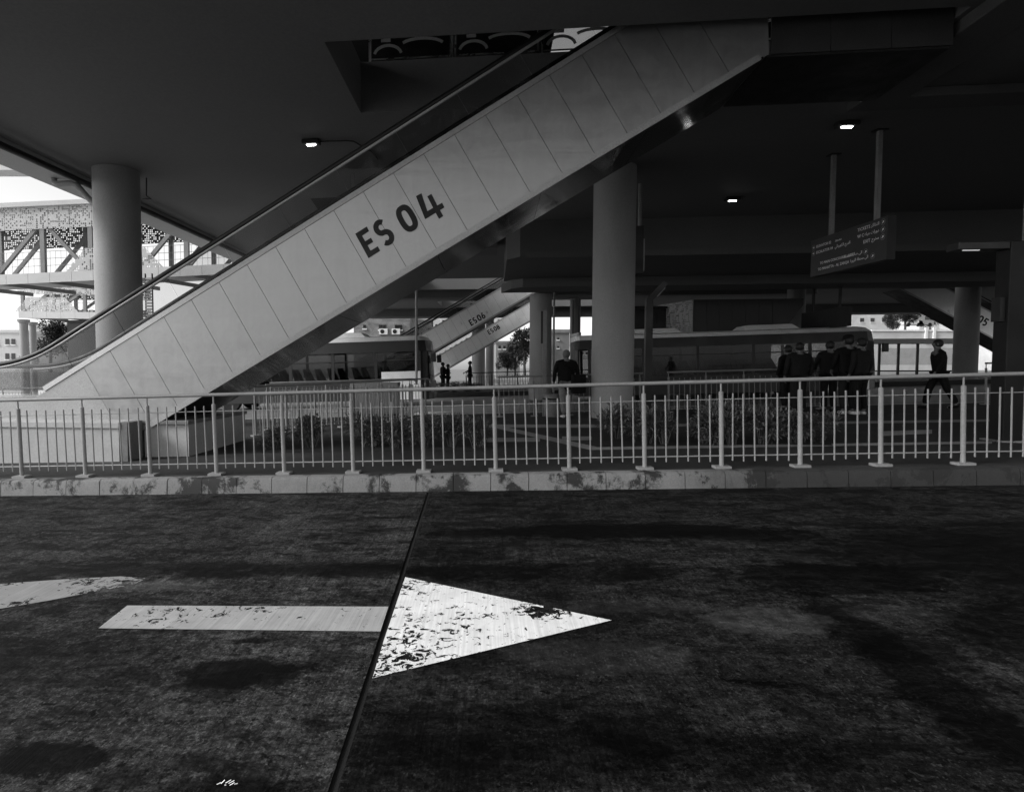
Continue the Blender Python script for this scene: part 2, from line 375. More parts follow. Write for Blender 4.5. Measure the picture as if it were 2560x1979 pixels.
MAT['clad_far_lit'] = M('far_cladding_lit', .7, .4, metal=.25, var=.1, scale=1.2)  # cladding of the far escalators, lightened in colour to stand for light on it
MAT['clad_dim'] = M('landing_panel', .34, .5, metal=.3, var=.12, scale=1.2)
MAT['landing_dark'] = M('landing_panel_dark', .05, .5, metal=.2, var=.12, scale=1.2)
MAT['soffit'] = M('black_gloss_soffit', .012, .12, var=.2, scale=1.5, fine=.05, bmp=0, spec=.7, rvar=.06)
MAT['steel'] = M('brushed_steel', .62, .3, metal=.9, var=.1, scale=3, fine=.06)
MAT['rubber'] = M('black_rubber', .008, .45, var=.2, bmp=0, spec=.3)
MAT['dark_steel'] = M('dark_steel', .02, .45, metal=.2, var=.3, scale=2)
MAT['black_sheet'] = M('black_sheet', .012, .5, var=.3)
MAT['fence'] = M('fence_paint', .25, .5, var=.14, scale=5, fine=.12, fscale=60, spec=.35)
MAT['fence_dim'] = M('fence_paint_old', .2, .55, var=.2, scale=4)
MAT['letter'] = M('black_lettering', .008, .5, var=.2, bmp=0, spec=.25)
MAT['glass'] = glass('balustrade_glass', .8, .004)
MAT['bus_glass'] = glass('bus_glass', .52, .02)
MAT['etched'] = M('etched_film', .3, .6, var=.1)
MAT['rail_glass'] = glass('railing_glass', .8, .012)
MAT['bus_white'] = M('bus_paint_white', .75, .35, var=.1, scale=1.5, spec=.5)
MAT['bus_black'] = M('bus_trim_black', .012, .5, var=.2, spec=.5)
MAT['tyre'] = M('tyre', .012, .8, var=.2)
MAT['lamp'] = emit('lamp_lens', 14.)
MAT['lamp_dim'] = emit('lamp_lens_dim', .12)
MAT['sign'] = M('sign_board', .035, .45, var=.15, scale=2, spec=.4)
MAT['sign_text'] = M('sign_print', .85, .6, var=.1)
MAT['sign_ring'] = M('sign_ring', .2, .6, var=.1)
MAT['perf'] = perforated('perforated_panel', .5, .10, .56)
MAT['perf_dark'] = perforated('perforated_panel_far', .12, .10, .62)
MAT['perf_tower'] = perforated('perforated_tower_panel', .3, .09, .6)
MAT['panel'] = M('bridge_panel', .55, .5, var=.08, scale=.6, spec=.4)
MAT['truss'] = M('truss_paint', .22, .5, var=.15, scale=1)
MAT['stone'] = M('far_stone', .5, .85, var=.15, scale=.6, spec=.1)
MAT['stone_dark'] = M('far_stone_dark', .2, .85, var=.3, scale=.7, spec=.1)  # darker stone tone for the apartment block
MAT['brick'] = M('rough_block_wall', .22, .9, var=.45, scale=.9, fine=.3, fscale=9, spec=.1, stretch=(1, 1, 3))
MAT['window'] = M('dark_window', .02, .2, var=.2, bmp=0, spec=.6)
MAT['white'] = M('white_paint', .7, .6, var=.1)
MAT['leaf'] = M('shrub_leaf', .085, .38, var=.5, scale=7, fine=.3, spec=.5)
MAT['tree_leaf'] = M('tree_leaf', .03, .6, var=.5, scale=2)
MAT['bark'] = M('bark', .06, .9, var=.4, scale=6)
MAT['soil'] = M('soil', .02, .95, var=.4, scale=5)
MAT['skin'] = M('skin', .11, .55, var=.1, bmp=0)
MAT['hair'] = M('dark_hair', .012, .6, var=.3, fscale=80)
MAT['hair_grey'] = M('grey_hair', .10, .7, var=.3, fscale=80)
for n_, c_ in (('cloth_black', .008), ('cloth_charcoal', .014), ('cloth_dark', .022), ('cloth_grey', .16), ('cloth_pale', .3)):
    MAT[n_] = M(n_, c_, .85, var=.25, scale=9, fine=.15, fscale=90, spec=.15)
MAT['shoe_pale'] = M('pale_shoe', .5, .6, var=.2, scale=12)
MAT['arrow_white'] = worn_paint('road_paint_white', .72, .25, [(-.27, 2.95, .5, .08), (-.2, 4.1, .35, .12), (.68, 3.60, .22, .26), (-.1, 3.3, .7, .07)])
MAT['arrow_grey'] = worn_paint('road_paint_grey', .34, .235, [(-1.6, 3.72, .35, .08), (-1.2, 3.78, .3, .10)])
MAT['faded'] = worn_paint('road_streak_pale', .26, .235, [(-1.9, 4.3, .7, .30), (-2.6, 4.32, .22, .16), (-3.1, 4.36, .2, .14), (-2.35, 4.02, .2, .18), (-2.75, 3.93, .18, .16), (-3.1, 3.82, .16, .15)])
MAT['lettering_dim'] = M('lettering_worn', .02, .6, var=.3)

# ------------------------------------------------------------------ the setting: ground, road, pavement, kerb
def strip(name, mat, w0, w1, dz, s0, s1, ds=4., parent=None):
    b = MB(); n = max(1, int(round((s1-s0)/ds)))
    for i in range(n):
        a, c = s0+(s1-s0)*i/n, s0+(s1-s0)*(i+1)/n
        b.quad(sw(a, w0, dz), sw(c, w0, dz), sw(c, w1, dz), sw(a, w1, dz))
    return b.build(name, mat, parent)
g = MB()
ss = [-900, -300, -32, 46, 300, 900]
for i in range(5):
    g.quad(sw(ss[i], -400, -.24), sw(ss[i+1], -400, -.24), sw(ss[i+1], 1200, -.24), sw(ss[i], 1200, -.24))
struct(g.build('ground', MAT['asphalt']))
road = struct(link('road', None))
JO = gr(1072, 1228, -.19); s_j = (Vector((JO.x, JO.y))-FO).dot(FU); JB = gr(830, 1979, -.19)
jd = (Vector((JB.x, JB.y))-Vector((JO.x, JO.y))).normalized()
def slab_piece(name, mat, side, far_s):
    b = MB(); nw = 3; a0 = Vector((JO.x, JO.y)); k = .017*side
    pts = []
    top = a0+FU*k; bot = a0+jd*14+FU*k
    wtop = (top-FO).dot(FV)
    def P(s, w): q = FO+FU*s+FV*w; return Vector((q.x, q.y, gz(q.x, q.y)-.19))
    st, sb = (top-FO).dot(FU), (bot-FO).dot(FU); wb = (bot-FO).dot(FV)
    n = 6
    for i in range(n):
        f0, f1 = i/n, (i+1)/n
        e0 = st+(far_s-st)*f0; e1 = st+(far_s-st)*f1; h0 = sb+(far_s-sb)*f0; h1 = sb+(far_s-sb)*f1
        q = [P(e0, -.27), P(e1, -.27), P(h1, wb), P(h0, wb)]
        b.quad(*q)
    return b.build(name, mat, road)
slab_piece('concrete_slab', MAT['slab_left'], -1, -30); slab_piece('concrete_slab', MAT['slab_right'], 1, 40)
b = MB(); q = [JO+Vector((FU.x*k, FU.y*k, -.012)) for k in (-.025, .025)]
e = Vector((jd.x, jd.y, 0))*14
def onroad(p, d): return Vector((p.x, p.y, gz(p.x, p.y)-.19+d))
b.quad(onroad(q[0], -.012), onroad(q[1], -.012), onroad(q[1]+e, -.012), onroad(q[0]+e, -.012)); b.build('expansion_joint', MAT['joint'], road)
struct(strip('forecourt', MAT['forecourt'], -40, 140, -.20, -120, -8.5, 10))
struct(strip('pavement', MAT['pave'], -.14, 9.6, 0, -8.5, 40))
KERB = struct(link('kerb', None))
kb_len = .455
for i in range(64):
    s0 = -7.815+i*kb_len; g_ = .004
    b = MB(); ring = []
    prof = [(-.285, -.20), (-.285+.012, -.05), (-.262, -.012), (-.235, .004), (-.14, .006), (-.10, .006), (-.10, -.20)]
    jit = random.uniform(-.004, .004)
    A = [sw(s0+g_, w+jit, z) for w, z in prof]; B_ = [sw(s0+kb_len-g_, w+jit, z) for w, z in prof]
    smooth_sharp(b.hexa(A, B_).build('kerb_stone', MAT['kerb'], KERB), 35)
BK = struct(link('kerb', None))
for i in range(26):
    s0 = -8.4+i*1.6; b = MB()
    prof = [(9.6, .004), (9.75, .004), (9.78, -.22), (9.6, -.22)]
    b.hexa([sw(s0+.004, w, z) for w, z in prof], [sw(s0+1.596, w, z) for w, z in prof]).build('kerb_stone', MAT['white_kerb'], BK)
# light bands let into the pavement
PB = struct(link('paving_bands', None))
for pts in ([(1213, 1061), (1500, 1061), (1500, 1069), (1213, 1069)], [(1213, 1095), (1350, 1094), (1350, 1104), (1213, 1105)], [(1405, 1091), (1480, 1091), (1480, 1100), (1405, 1101)],
            [(1225, 1067), (1258, 1066), (1492, 1117), (1475, 1125)], [(1475, 1118), (2480, 1103), (2480, 1109), (1475, 1125)], [(2205, 1078), (2330, 1074), (2330, 1084), (2205, 1090)], [(1510, 1062), (2480, 1048), (2480, 1054), (1510, 1069)]):
    b = MB(); b.poly([gr(x, y)+Vector((0, 0, .004)) for x, y in pts]); b.build('paving_band', MAT['band'], PB)
# painted arrow on the road: a worn white head and a grey stem, parted by the joint
def rp(px, py): p = gr(px, py, -.19); return onroad(p, .004)
arrow = thing('road_arrow', 'white painted arrow on the road with flaking triangular head pointing right', 'road marking')
def patch(name, pts, mat, parent, n=1):
    b = MB(); b.poly([rp(x, y) for x, y in pts]); return b.build(name, mat, parent)
patch('arrow_head', [(1013, 1443), (1529, 1551), (931, 1696), (960, 1600)], MAT['arrow_white'], arrow)
patch('arrow_stem', [(318, 1514), (971, 1517), (951, 1579), (246, 1571)], MAT['arrow_grey'], arrow)
faded = thing('pale_streak', 'pale streak at the left edge of the road behind the arrow stem', 'road marking')
patch('streak', [(-160, 1478), (0, 1460), (150, 1449), (300, 1441), (372, 1446), (330, 1462), (240, 1479), (120, 1502), (0, 1522), (-160, 1542)], MAT['faded'], faded)  # pale streak with ragged gaps, lighter than the slab around it
pq = rp(570, 1962); scrap = MB()
for k_ in range(7):
    a_ = Vector((random.uniform(-.05, .04), random.uniform(-.012, .012), .004)); b_ = a_+Vector((random.uniform(.006, .02), random.uniform(-.012, .012), random.uniform(0, .008)))
    scrap.bar(a_, b_, .004, .001)
tag(link('paper_scrap', scrap.mesh('paper_scrap', MAT['white']), None, pq), 'tiny torn white paper scrap on the road near the bottom edge', 'litter')
# puddle-like road markings on the bus road beyond the pavement
far_mark = tag(MB().prism([gr(x, y, -.19)+Vector((0, 0, -.044)) for x, y in ((1040, 1027), (1140, 1025), (1050, 1033), (1035, 1033))], (0, 0, .003)).build('lane_arrow', MAT['white_kerb']),
               'pale faded lane marking on the bus road behind the shrubs', 'road marking')

# ------------------------------------------------------------------ fences
def tube_mesh(name, z0, z1, r, mat, n=8):
    return MB().tube([(0, 0, z0), (0, 0, z1)], r, n).mesh(name, mat, False)
def fence(label, p0, p1, nb, mat, per=6, h=1.05, base='', detail=True, group=None, post_r=.026, bal_r=.0095, curl=False, zfun=None, rail_r=.023):
    p0, p1 = Vector(p0[:2]), Vector(p1[:2]); zf = zfun or gz
    d = (p1-p0); L = d.length; d.normalize()
    P = lambda t, dz=0.: Vector((p0.x+d.x*t, p0.y+d.y*t, zf(p0.x+d.x*t, p0.y+d.y*t)+dz))
    rz = math.atan2(d.y, d.x)
    slope = math.atan2(P(L).z-P(0).z, L)
    f = thing('railing', label, 'fence', P(0), 0, group); o = P(0)
    rail = [P(-.05, h)-o, P(L+.05, h)-o]
    if curl: rail += [P(L+.13, h-.03)-o, P(L+.17, h-.13)-o]
    smooth_sharp(MB().tube(rail, rail_r, 12).build('top_rail', mat, f), 50)
    MB().tube([P(0, h-.215)-o, P(L, h-.215)-o], .006, 6).build('upper_rod', mat, f)
    MB().tube([P(0, .15)-o, P(L, .15)-o], .009, 6).build('lower_rod', mat, f)
    pm = MB().lathe([(post_r, .03), (post_r, h-.125), (post_r*.4, h-.115), (post_r*.4, h)], 12).mesh('post', mat)
    bm_ = MB().tube([(0, 0, .085), (0, 0, h-.15)], bal_r, 8).mesh('baluster', mat)
    plm = MB().box(-.09, .09, -.075, .075, 0, .03).mesh('base_plate', mat)
    bay = L/nb
    for i in range(nb+1):
        q = link('post', pm, f, P(i*bay)-o); q.rotation_euler = (0, -slope, rz)
        if detail: link('base_plate', plm, q)
        if i < nb:
            for k in range(per):
                t = i*bay+bay*(k+1)/(per+1)
                bq = link('baluster', bm_, f, P(t, random.uniform(-.008, .008))-o)
                bq.rotation_euler = (random.gauss(0, .004), -slope+random.gauss(0, .006), rz)
    return f
fp = lambda s, w=0.: FO+FU*s+FV*w
fence('long grey tubular railing along the painted kerb in front of the road', fp(-.908*4), fp(.908*18), 22, MAT['fence'], 6)
def gxy(px, py): p = gr(px, py); return (p.x, p.y)
a1 = gxy(1600, 1031)
fence('grey railing behind the shrubs in front of the long white-roofed bus', fp(11.0, 8.6), fp(15.7, 8.6), 5, MAT['fence_dim'], 6, detail=True)
fence('dark railing behind the walking person beside the round column', fp(18.9, 8.9), fp(26.5, 8.9), 8, MAT['fence_dim'], 6)
fence('short railing section between the big column and the slim pole', fp(6.6, 8.3), fp(10.2, 8.3), 4, MAT['fence_dim'], 6)
PL, PR_ = at(640, 1075, 12.6), at(1030, 1052, 15.6)
fence('pale ramp railing with curled end running back from the escalator plinth', (PL.x, PL.y), (PR_.x, PR_.y), 6, MAT['fence'], 6, curl=True)
fence('second pale ramp railing just behind the first with a curled end', (PL.x-.1, PL.y+1.3), (PR_.x+.35, PR_.y+1.0), 6, MAT['fence'], 6, curl=True)
fence('thin railing behind the white block in front of the bus front', (-4.6, 17.2), (-.6, 16.9), 5, MAT['fence_dim'], 6)

fence('pale boundary railing on the forecourt behind the escalator foot', (at(-60, 960, 23.).x, 23.), (at(150, 960, 22.).x, 22.), 3, MAT['fence'], 8)
# ------------------------------------------------------------------ ceiling slab with openings, edge beam, downstands, upper hall
ZC = 6.142
U0, U1, V0, V1 = -11.2, 44., 4.0, 51.
HOLES = [(-2.5, 6.35, 8.93, 11.42), (-4.5, 8.6, 32.6, 37.), (19., 34., 33.5, 37.4), (-4., 8., 43.5, 47.8)]
def tiled(name, mat, us, vs, holes, z0, z1, uv_=uv):
    us = sorted(set(us+[h for H in holes for h in H[:2]])); vs = sorted(set(vs+[h for H in holes for h in H[2:]]))
    inside = lambda u, v: any(h[0] < u < h[1] and h[2] < v < h[3] for h in holes)
    ok = {}
    for i in range(len(us)-1):
        for j in range(len(vs)-1): ok[i, j] = not inside((us[i]+us[i+1])/2, (vs[j]+vs[j+1])/2)
    b = MB()
    for (i, j), f in ok.items():
        if not f: continue
        u0, u1, v0, v1 = us[i], us[i+1], vs[j], vs[j+1]
        b.quad(uv_(u0, v0, z0), uv_(u0, v1, z0), uv_(u1, v1, z0), uv_(u1, v0, z0)); b.quad(uv_(u0, v0, z1), uv_(u1, v0, z1), uv_(u1, v1, z1), uv_(u0, v1, z1))
        for (di, dj, a, c) in ((-1, 0, (u0, v0), (u0, v1)), (1, 0, (u1, v1), (u1, v0)), (0, -1, (u1, v0), (u0, v0)), (0, 1, (u0, v1), (u1, v1))):
            if not ok.get((i+di, j+dj), False): b.quad(uv_(*a, z0), uv_(*c, z0), uv_(*c, z1), uv_(*a, z1))
    me = bpy.data.meshes.new(name); me.from_pydata(b.v, [], b.f); me.materials.append(mat)
    bm = bmesh.new(); bm.from_mesh(me); bmesh.ops.remove_doubles(bm, verts=bm.verts, dist=1e-4); bm.to_mesh(me); bm.free()
    return struct(link(name, me))
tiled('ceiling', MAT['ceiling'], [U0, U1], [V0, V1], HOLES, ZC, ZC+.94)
tiled('upper_roof', MAT['dark_steel'], [U0-1, U1-6], [V0+.8, 25.4], [(1.75, 3.7, 16.2, 20.5), (4.0, 12., 8.0, 11.35)], ZC+4.9, ZC+5.3)  # second opening is out of view, added to light the escalator opening's left face
def ubox(name, mat, u0, u1, v0, v1, z0, z1, parent=None, bevel=0.):
    b = MB(); b.hexa([uv(u0, v0, z0), uv(u1, v0, z0), uv(u1, v1, z0), uv(u0, v1, z0)], [uv(u0, v0, z1), uv(u1, v0, z1), uv(u1, v1, z1), uv(u0, v1, z1)])
    return b.build(name, mat, parent, bevel=bevel)
struct(ubox('edge_beam', MAT['soffit_edge'], U0-.06, U0+.95, V0+.1, V1-.1, ZC-.16, ZC-.003))
struct(ubox('upper_back_wall', MAT['dark_steel'], -10, 40, 25, 25.3, ZC+.945, ZC+4.89))
struct(ubox('upper_light_block', MAT['dark_steel'], U0-.9, U1-6.1, V0+.85, V0+1.1, ZC+.945, ZC+4.89))  # unseen wall added to keep sky light out of the upper hall
# big downstand across the hall with a chamfered left end
LU, LV = to_uv(at(1268, 640, 20.))
def downstand(u0, u1, v0, v1, zb, ch, name='ceiling_downstand', mat=None):
    b = MB(); plan = [(u0+ch, v0), (u1, v0), (u1, v1), (u0, v1), (u0, v0+ch*1.2)]
    b.hexa([uv(u, v, zb) for u, v in plan], [uv(u, v, ZC-.004) for u, v in plan]); return struct(b.build(name, mat or MAT['downstand']))
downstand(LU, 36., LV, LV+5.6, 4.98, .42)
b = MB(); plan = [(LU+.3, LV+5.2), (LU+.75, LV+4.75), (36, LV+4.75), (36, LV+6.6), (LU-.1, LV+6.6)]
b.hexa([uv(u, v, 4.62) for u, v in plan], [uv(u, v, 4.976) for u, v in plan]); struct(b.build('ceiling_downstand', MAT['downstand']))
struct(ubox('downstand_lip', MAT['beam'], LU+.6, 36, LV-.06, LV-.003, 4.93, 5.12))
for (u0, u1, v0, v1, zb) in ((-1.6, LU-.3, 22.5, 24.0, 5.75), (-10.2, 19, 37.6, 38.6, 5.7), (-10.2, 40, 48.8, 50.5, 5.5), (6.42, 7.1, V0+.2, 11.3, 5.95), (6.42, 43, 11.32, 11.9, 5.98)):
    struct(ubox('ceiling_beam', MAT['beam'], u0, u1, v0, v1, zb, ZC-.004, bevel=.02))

# columns
def column(px, py_or_Y, dia, label, mat='column', zt=ZC, Y=None, collar=False):
    p = at(px, 1000, Y); z0 = gz(p.x, p.y)-.2
    t = thing('concrete_column', label, 'column', (p.x, p.y, z0), 0, None)
    r = dia/2
    smooth_sharp(MB().lathe([(r, 0), (r, zt-z0-.004)], 48).build('shaft', MAT[mat], t), 50)
    if collar: smooth_sharp(MB().lathe([(r+.015, .0), (r+.015, .45), (r+.002, .47)], 48).build('base_collar', MAT['plinth_cap'], t), 50)
    return t
column(304, 0, 1.06, 'stout pale round column at the left behind the escalator glass', Y=14.95)
column(1530, 0, 1.0, 'stout grey round column rising behind the central shrubs', Y=14.75)
column(1350, 0, .98, 'round column between the escalators and the slim pole, further back', Y=27.2, mat='column', zt=4.62)
column(1984, 0, .86, 'dim round column behind the bus roof, left of the hanging sign poles', 'column_dim', Y=32.)
column(2409, 0, 1.02, 'round column in front of the descending escalator at the right', 'column_dim', Y=31.)
column(2650, 0, 1.0, 'pale column cut off by the right edge of the photograph', 'column', Y=9.25)
column(1436, 0, .72, 'slender far column right of the standing man', 'column', Y=42.)
column(1196, 0, 1.1, 'far column under the lettered escalators behind three silhouettes', 'column', Y=50.)
column(1224, 0, .65, 'thin far post beside the column under the lettered escalators', 'column', Y=49.)

# ------------------------------------------------------------------ lettering
def arc(cx, cz, rx, rz, a0, a1, n=10):
    return [(cx+rx*math.cos(R(a0+(a1-a0)*i/n)), cz+rz*math.sin(R(a0+(a1-a0)*i/n))) for i in range(n+1)]
def superellipse(cx, cz, rx, rz, n=28, p=2.7):
    o = []
    for i in range(n):
        a = 2*math.pi*i/n; c, s = math.cos(a), math.sin(a)
        o.append((cx+rx*math.copysign(abs(c)**(2/p), c), cz+rz*math.copysign(abs(s)**(2/p), s)))
    return o
FOUR = [(.12, 1.0), (.34, .985), (.21, .33), (.44, .33), (.46, .78), (.63, .78), (.61, .32), (.80, .315), (.79, .135), (.61, .13), (.605, -.11), (.425, -.115), (.43, .13), (0, .13)]
EEE = [(0, 0), (.5, .01), (.5, .19), (.2, .19), (.2, .41), (.44, .41), (.44, .58), (.2, .58), (.2, .81), (.5, .82), (.51, 1.0), (.02, 1.0)]
def glyph(ch, h, bold=.19):
    b = MB(); S = lambda pts: [(x*h, z*h) for x, z in pts]; w = bold*h
    if ch == 'E': b.prism([(x*h, 0, z*h) for x, z in EEE], (0, -.004, 0))
    elif ch == '4': b.prism([(x*h, 0, z*h) for x, z in FOUR], (0, -.004, 0))
    elif ch == 'S':
        path = arc(.27, .70, .175, .205, 42, 150, 7)+arc(.27, .70, .175, .205, 150, 250, 5)+[(.27, .505)]+arc(.27, .30, .185, .205, 70, -20, 6)+arc(.27, .30, .185, .205, -20, -140, 8)
        b.ribbon(S(path), w)
    elif ch == '0': b.ribbon(S(superellipse(.3, .5, .21, .405)), w*1.05, True)
    elif ch == '6':
        b.ribbon(S(superellipse(.3, .3, .2, .21, 22)), w, True); b.ribbon(S([(.12, .34), (.17, .56), (.27, .78), (.40, .98)]), w*.95, z1=.006)
    elif ch == '8':
        b.ribbon(S(superellipse(.3, .28, .205, .2, 22)), w, True); b.ribbon(S(superellipse(.3, .70, .17, .18, 20)), w*.95, True, z1=.006)
    elif ch == '5':
        b.ribbon(S([(.52, .9), (.16, .9), (.13, .54), (.2, .56)]+arc(.28, .32, .2, .23, 95, -20, 8)+arc(.28, .32, .2, .23, -20, -130, 8)), w)
    return b

# ------------------------------------------------------------------ escalators
def plane_sn(E0, hd, inc, px, py):
    h = Vector((math.cos(hd), math.sin(hd), 0)); nr = Vector((-math.sin(hd), math.cos(hd), 0))
    e = h*math.cos(inc)+UPZ*math.sin(inc); n = -h*math.sin(inc)+UPZ*math.cos(inc)
    d = ray(px, py); o = Vector((0, 0, CAMZ)); p = o+d*((E0-o).dot(nr)/d.dot(nr))
    return (p-E0).dot(e), (p-E0).dot(n)
def escalator(label, E0, hd, inc, pw, ph, k0, k1, text, main=False, width=1.66, clad=None, group=None, hr=.60):
    t = thing('escalator', label, 'escalator', E0, hd, group)
    ci, si = math.cos(inc), math.sin(inc); clad = clad or MAT['clad']
    P = lambda s, n, y=0.: Vector((ci*s-si*n, y, si*s+ci*n))
    g = .0035
    for k in range(k0, k1):
        pts = [P(k*pw+g, 0), P(k*pw+g, -ph), P((k+1)*pw-g, -ph), P((k+1)*pw-g, 0)]
        if main and k == k1-1: pts = [P(k*pw+g, 0), P(k*pw+g, -ph), Vector((10.57, 0, 4.45)), Vector((10.5, 0, 6.05))]
        b = MB().prism(pts, (0, .02, 0)); b.build('side_panel', clad, t)
    S0, S1 = k0*pw, k1*pw
    if main: S1 = 11.3
    MB().prism([P(S0, -.01, .022), P(S0, -ph, .022), P(S1-.4, -ph, .022), P(S1-.4, -.01, .022)], (0, .05, 0)).build('truss_side', MAT['black_sheet'], t)
    MB().prism([P(S0, 0, width), P(S0, -ph, width), P(S1-.4, -ph, width), P(S1-.4, 0, width)], (0, .04, 0)).build('far_side_panel', clad, t)
    # underside in long glossy sheets with a pale edge strip
    n = max(1, int((S1-S0-.5)/(3*pw))); L = (S1-(.5 if main else S0)-.0)/n; s00 = .5 if main else S0
    for i in range(n):
        a, c = s00+i*L+.004, s00+(i+1)*L-.004
        MB().prism([P(a, -ph-.002, .0), P(a, -ph-.03, .0), P(c, -ph-.03, .0), P(c, -ph-.002, .0)], (0, width+.04, 0)).build('soffit_panel', MAT['soffit' if main else 'black_sheet'], t)
    MB().prism([P(s00, -ph-.035, -.03), P(s00, -ph+.055, -.03), P(S1-.05, -ph+.055, -.03), P(S1-.05, -ph-.035, -.03)], (0, .028, 0)).build('edge_strip', MAT['clad_dim'], t)
    for y, near in ((0., True), (1.25, False)):
        nm = lambda a: a
        sb = S0 if not main else -.20
        MB().prism([P(sb-.6 if main else sb, .003, y-.012), P(sb-.6 if main else sb, .085, y+.0), P(S1, .085, y+.0), P(S1, .003, y-.012)], (0, .13, 0)).build('deck_profile', MAT['clad_dim'], t)
        m = max(1, int((S1-sb)/(2*pw)))
        for i in range(m):
            a, c = sb+i*2*pw+.006, sb+(i+1)*2*pw-.006
            MB().prism([P(a, .087, y+.05), P(a, hr-.055, y+.05), P(c, hr-.055, y+.05), P(c, .087, y+.05)], (0, .012, 0)).build('glass_panel', MAT['glass'], t)
        path = [P(s, hr, y+.055) for s in (S1, (S1+sb)/2, sb)]
        low = []
        if main:
            a, bq, c = P(-.2, hr), Vector((-1.13, 0, .02)), Vector((-1.95, 0, .02))
            for q in range(1, 11):
                f = q/10; low.append(a*(1-f)**2+bq*2*f*(1-f)+c*f*f)
            low += [Vector((-3.2, 0, .02)), Vector((-3.35, 0, -.03)), Vector((-3.42, 0, -.16)), Vector((-3.38, 0, -.30)), Vector((-3.2, 0, -.36))]
            low = [Vector((p.x, y+.055, p.z)) for p in low]
            path += low
            prof = [Vector((p.x, y+.05, p.z-.06)) for p in low[:11]]
            base = [Vector((p.x, y+.05, max(-.44, p.x*.575+.14))) for p in low[:11]]
            glp = [P(-.206, hr-.055, y+.05)]+prof+list(reversed(base))+[P(-.206, .087, y+.05)]
            MB().prism(glp, (0, .012, 0)).build('glass_panel', MAT['glass'], t)
        smooth_sharp(MB().tube(path, .042, 12, .75, up=Vector((0, 1, 0))).build('handrail', MAT['rubber'], t), 60)
        under = [p+Vector((si*.05, 0, -ci*.05)) if i < 3 else p+Vector((0, 0, -.05)) for i, p in enumerate(path[:13] if main else path)]
        smooth_sharp(MB().tube(under, .024, 8).build('rail_profile', MAT['clad_dim'], t), 60)
    # steps between the balustrades
    b = MB(); prof = []; tr = .40
    s = (0. if main else S0)+.3; z_ = 0
    pos = P(s, -.02); pts = [pos.copy()]
    while pos.x < P(S1-.6, 0).x:
        pos = pos+Vector((0, 0, tr*math.tan(inc))); pts.append(pos.copy()); pos = pos+Vector((tr, 0, 0)); pts.append(pos.copy())
    for i in range(len(pts)-1):
        a, c = pts[i], pts[i+1]; b.quad(a+Vector((0, .16, 0)), c+Vector((0, .16, 0)), c+Vector((0, 1.23, 0)), a+Vector((0, 1.23, 0)))
    b.build('step_band', MAT['dark_steel'], t)
    if main:
        MB().prism([Vector((-3.6, 0, -.53)), Vector((-3.6, 0, -1.0)), Vector((.575, 0, -1.0)), P(-g, -.004), P(-1.06, -.004)], (0, .02, 0)).build('landing_side_panel', MAT['clad_dim'], t)
        MB().box(-3.6, -.9, .022, width, -.60, -.535).build('landing_plate', MAT['steel'], t)
        for i in range(3):
            x0 = 10.60+i*.80; MB().box(x0, x0+.792, .0, .03, 4.45, 5.75).build('upper_landing_panel', MAT['landing_dark'], t)  # upper landing cladding given a dark colour for the shade it hangs in
        MB().box(10.55, 12.97, .031, width, 4.42, 4.45).build('soffit_panel', MAT['black_sheet'], t)
        MB().box(12.95, 12.99, .031, width, 4.452, 5.75).build('upper_landing_panel', MAT['landing_dark'], t)
    if text:
        base_s, base_n, hgt, adv, txt = text
        for ch, off in zip(txt, adv):
            o = glyph(ch, hgt).build('letter', MAT['letter'], t)
            o.location = P(base_s+off*hgt, base_n, -.0022); o.rotation_euler = (0, -inc, 0)
    return t
INC = R(29.9); EH = -.1025
E4 = Vector((-5.7135, 9.8478, CAMZ+.017))
escalator('wide steel-clad escalator marked ES 04 climbing across the foreground', E4, EH, INC, .54, 1.391, 0, 21,
          (4.962, -.915, .43, (0, .66, 1.60, 2.44), 'ES04'), main=True)
E6 = at(1064.4, 832.5, 34.3); s6, n6 = plane_sn(E6, TH, INC, 1178, 815)
escalator('smaller steel-clad escalator marked ES 06 behind the left bus', E6, TH, INC, .54, 1.12, -8, 13, (s6, n6, .36, (0, .66, 1.42, 2.1), 'ES06'), clad=MAT['clad_far_lit'])
E8 = at(1175.7, 845, 45.3); s8, n8 = plane_sn(E8, TH, INC, 1223, 837)
escalator('farthest steel-clad escalator marked ES 08 under the ES 06 one', E8, TH, INC, .54, 1.12, -9, 11, (s8, n8, .36, (0, .66, 1.42, 2.1), 'ES08'), clad=MAT['clad_far_lit'])
E5 = at(2440, 762, 36.5); s5, n5 = plane_sn(E5, TH, -INC, 2440, 804)
escalator('escalator marked 05 descending to the right behind the round column', E5, TH, -INC, .54, 1.25, -13, 9, (s5-1.42*.48, n5, .48, (0, .66, 1.42, 2.1), 'ES05'), clad=MAT['clad_far_lit'])

# plinth that carries the foot of the big escalator
pl = thing('escalator_plinth', 'white rendered plinth wall under the foot of the ES 04 escalator', 'wall')
ubox('wall', MAT['plinth'], -16, -5.80, 8.80, 11.5, -.9, .37, pl)
ubox('coping', MAT['plinth'], -16, -5.78, 8.775, 11.5, .373, .47, pl, bevel=.01)
ubox('pier', MAT['plinth_cap'], -5.775, -5.66, 8.80, 9.2, -.6, .468, pl)
ubox('end_block', MAT['plinth'], -5.655, -4.90, 9.26, 11.5, -.6, .40, pl)
ubox('end_coping', MAT['plinth_cap'], -5.655, -4.87, 9.20, 11.53, .403, .468, pl, bevel=.01)

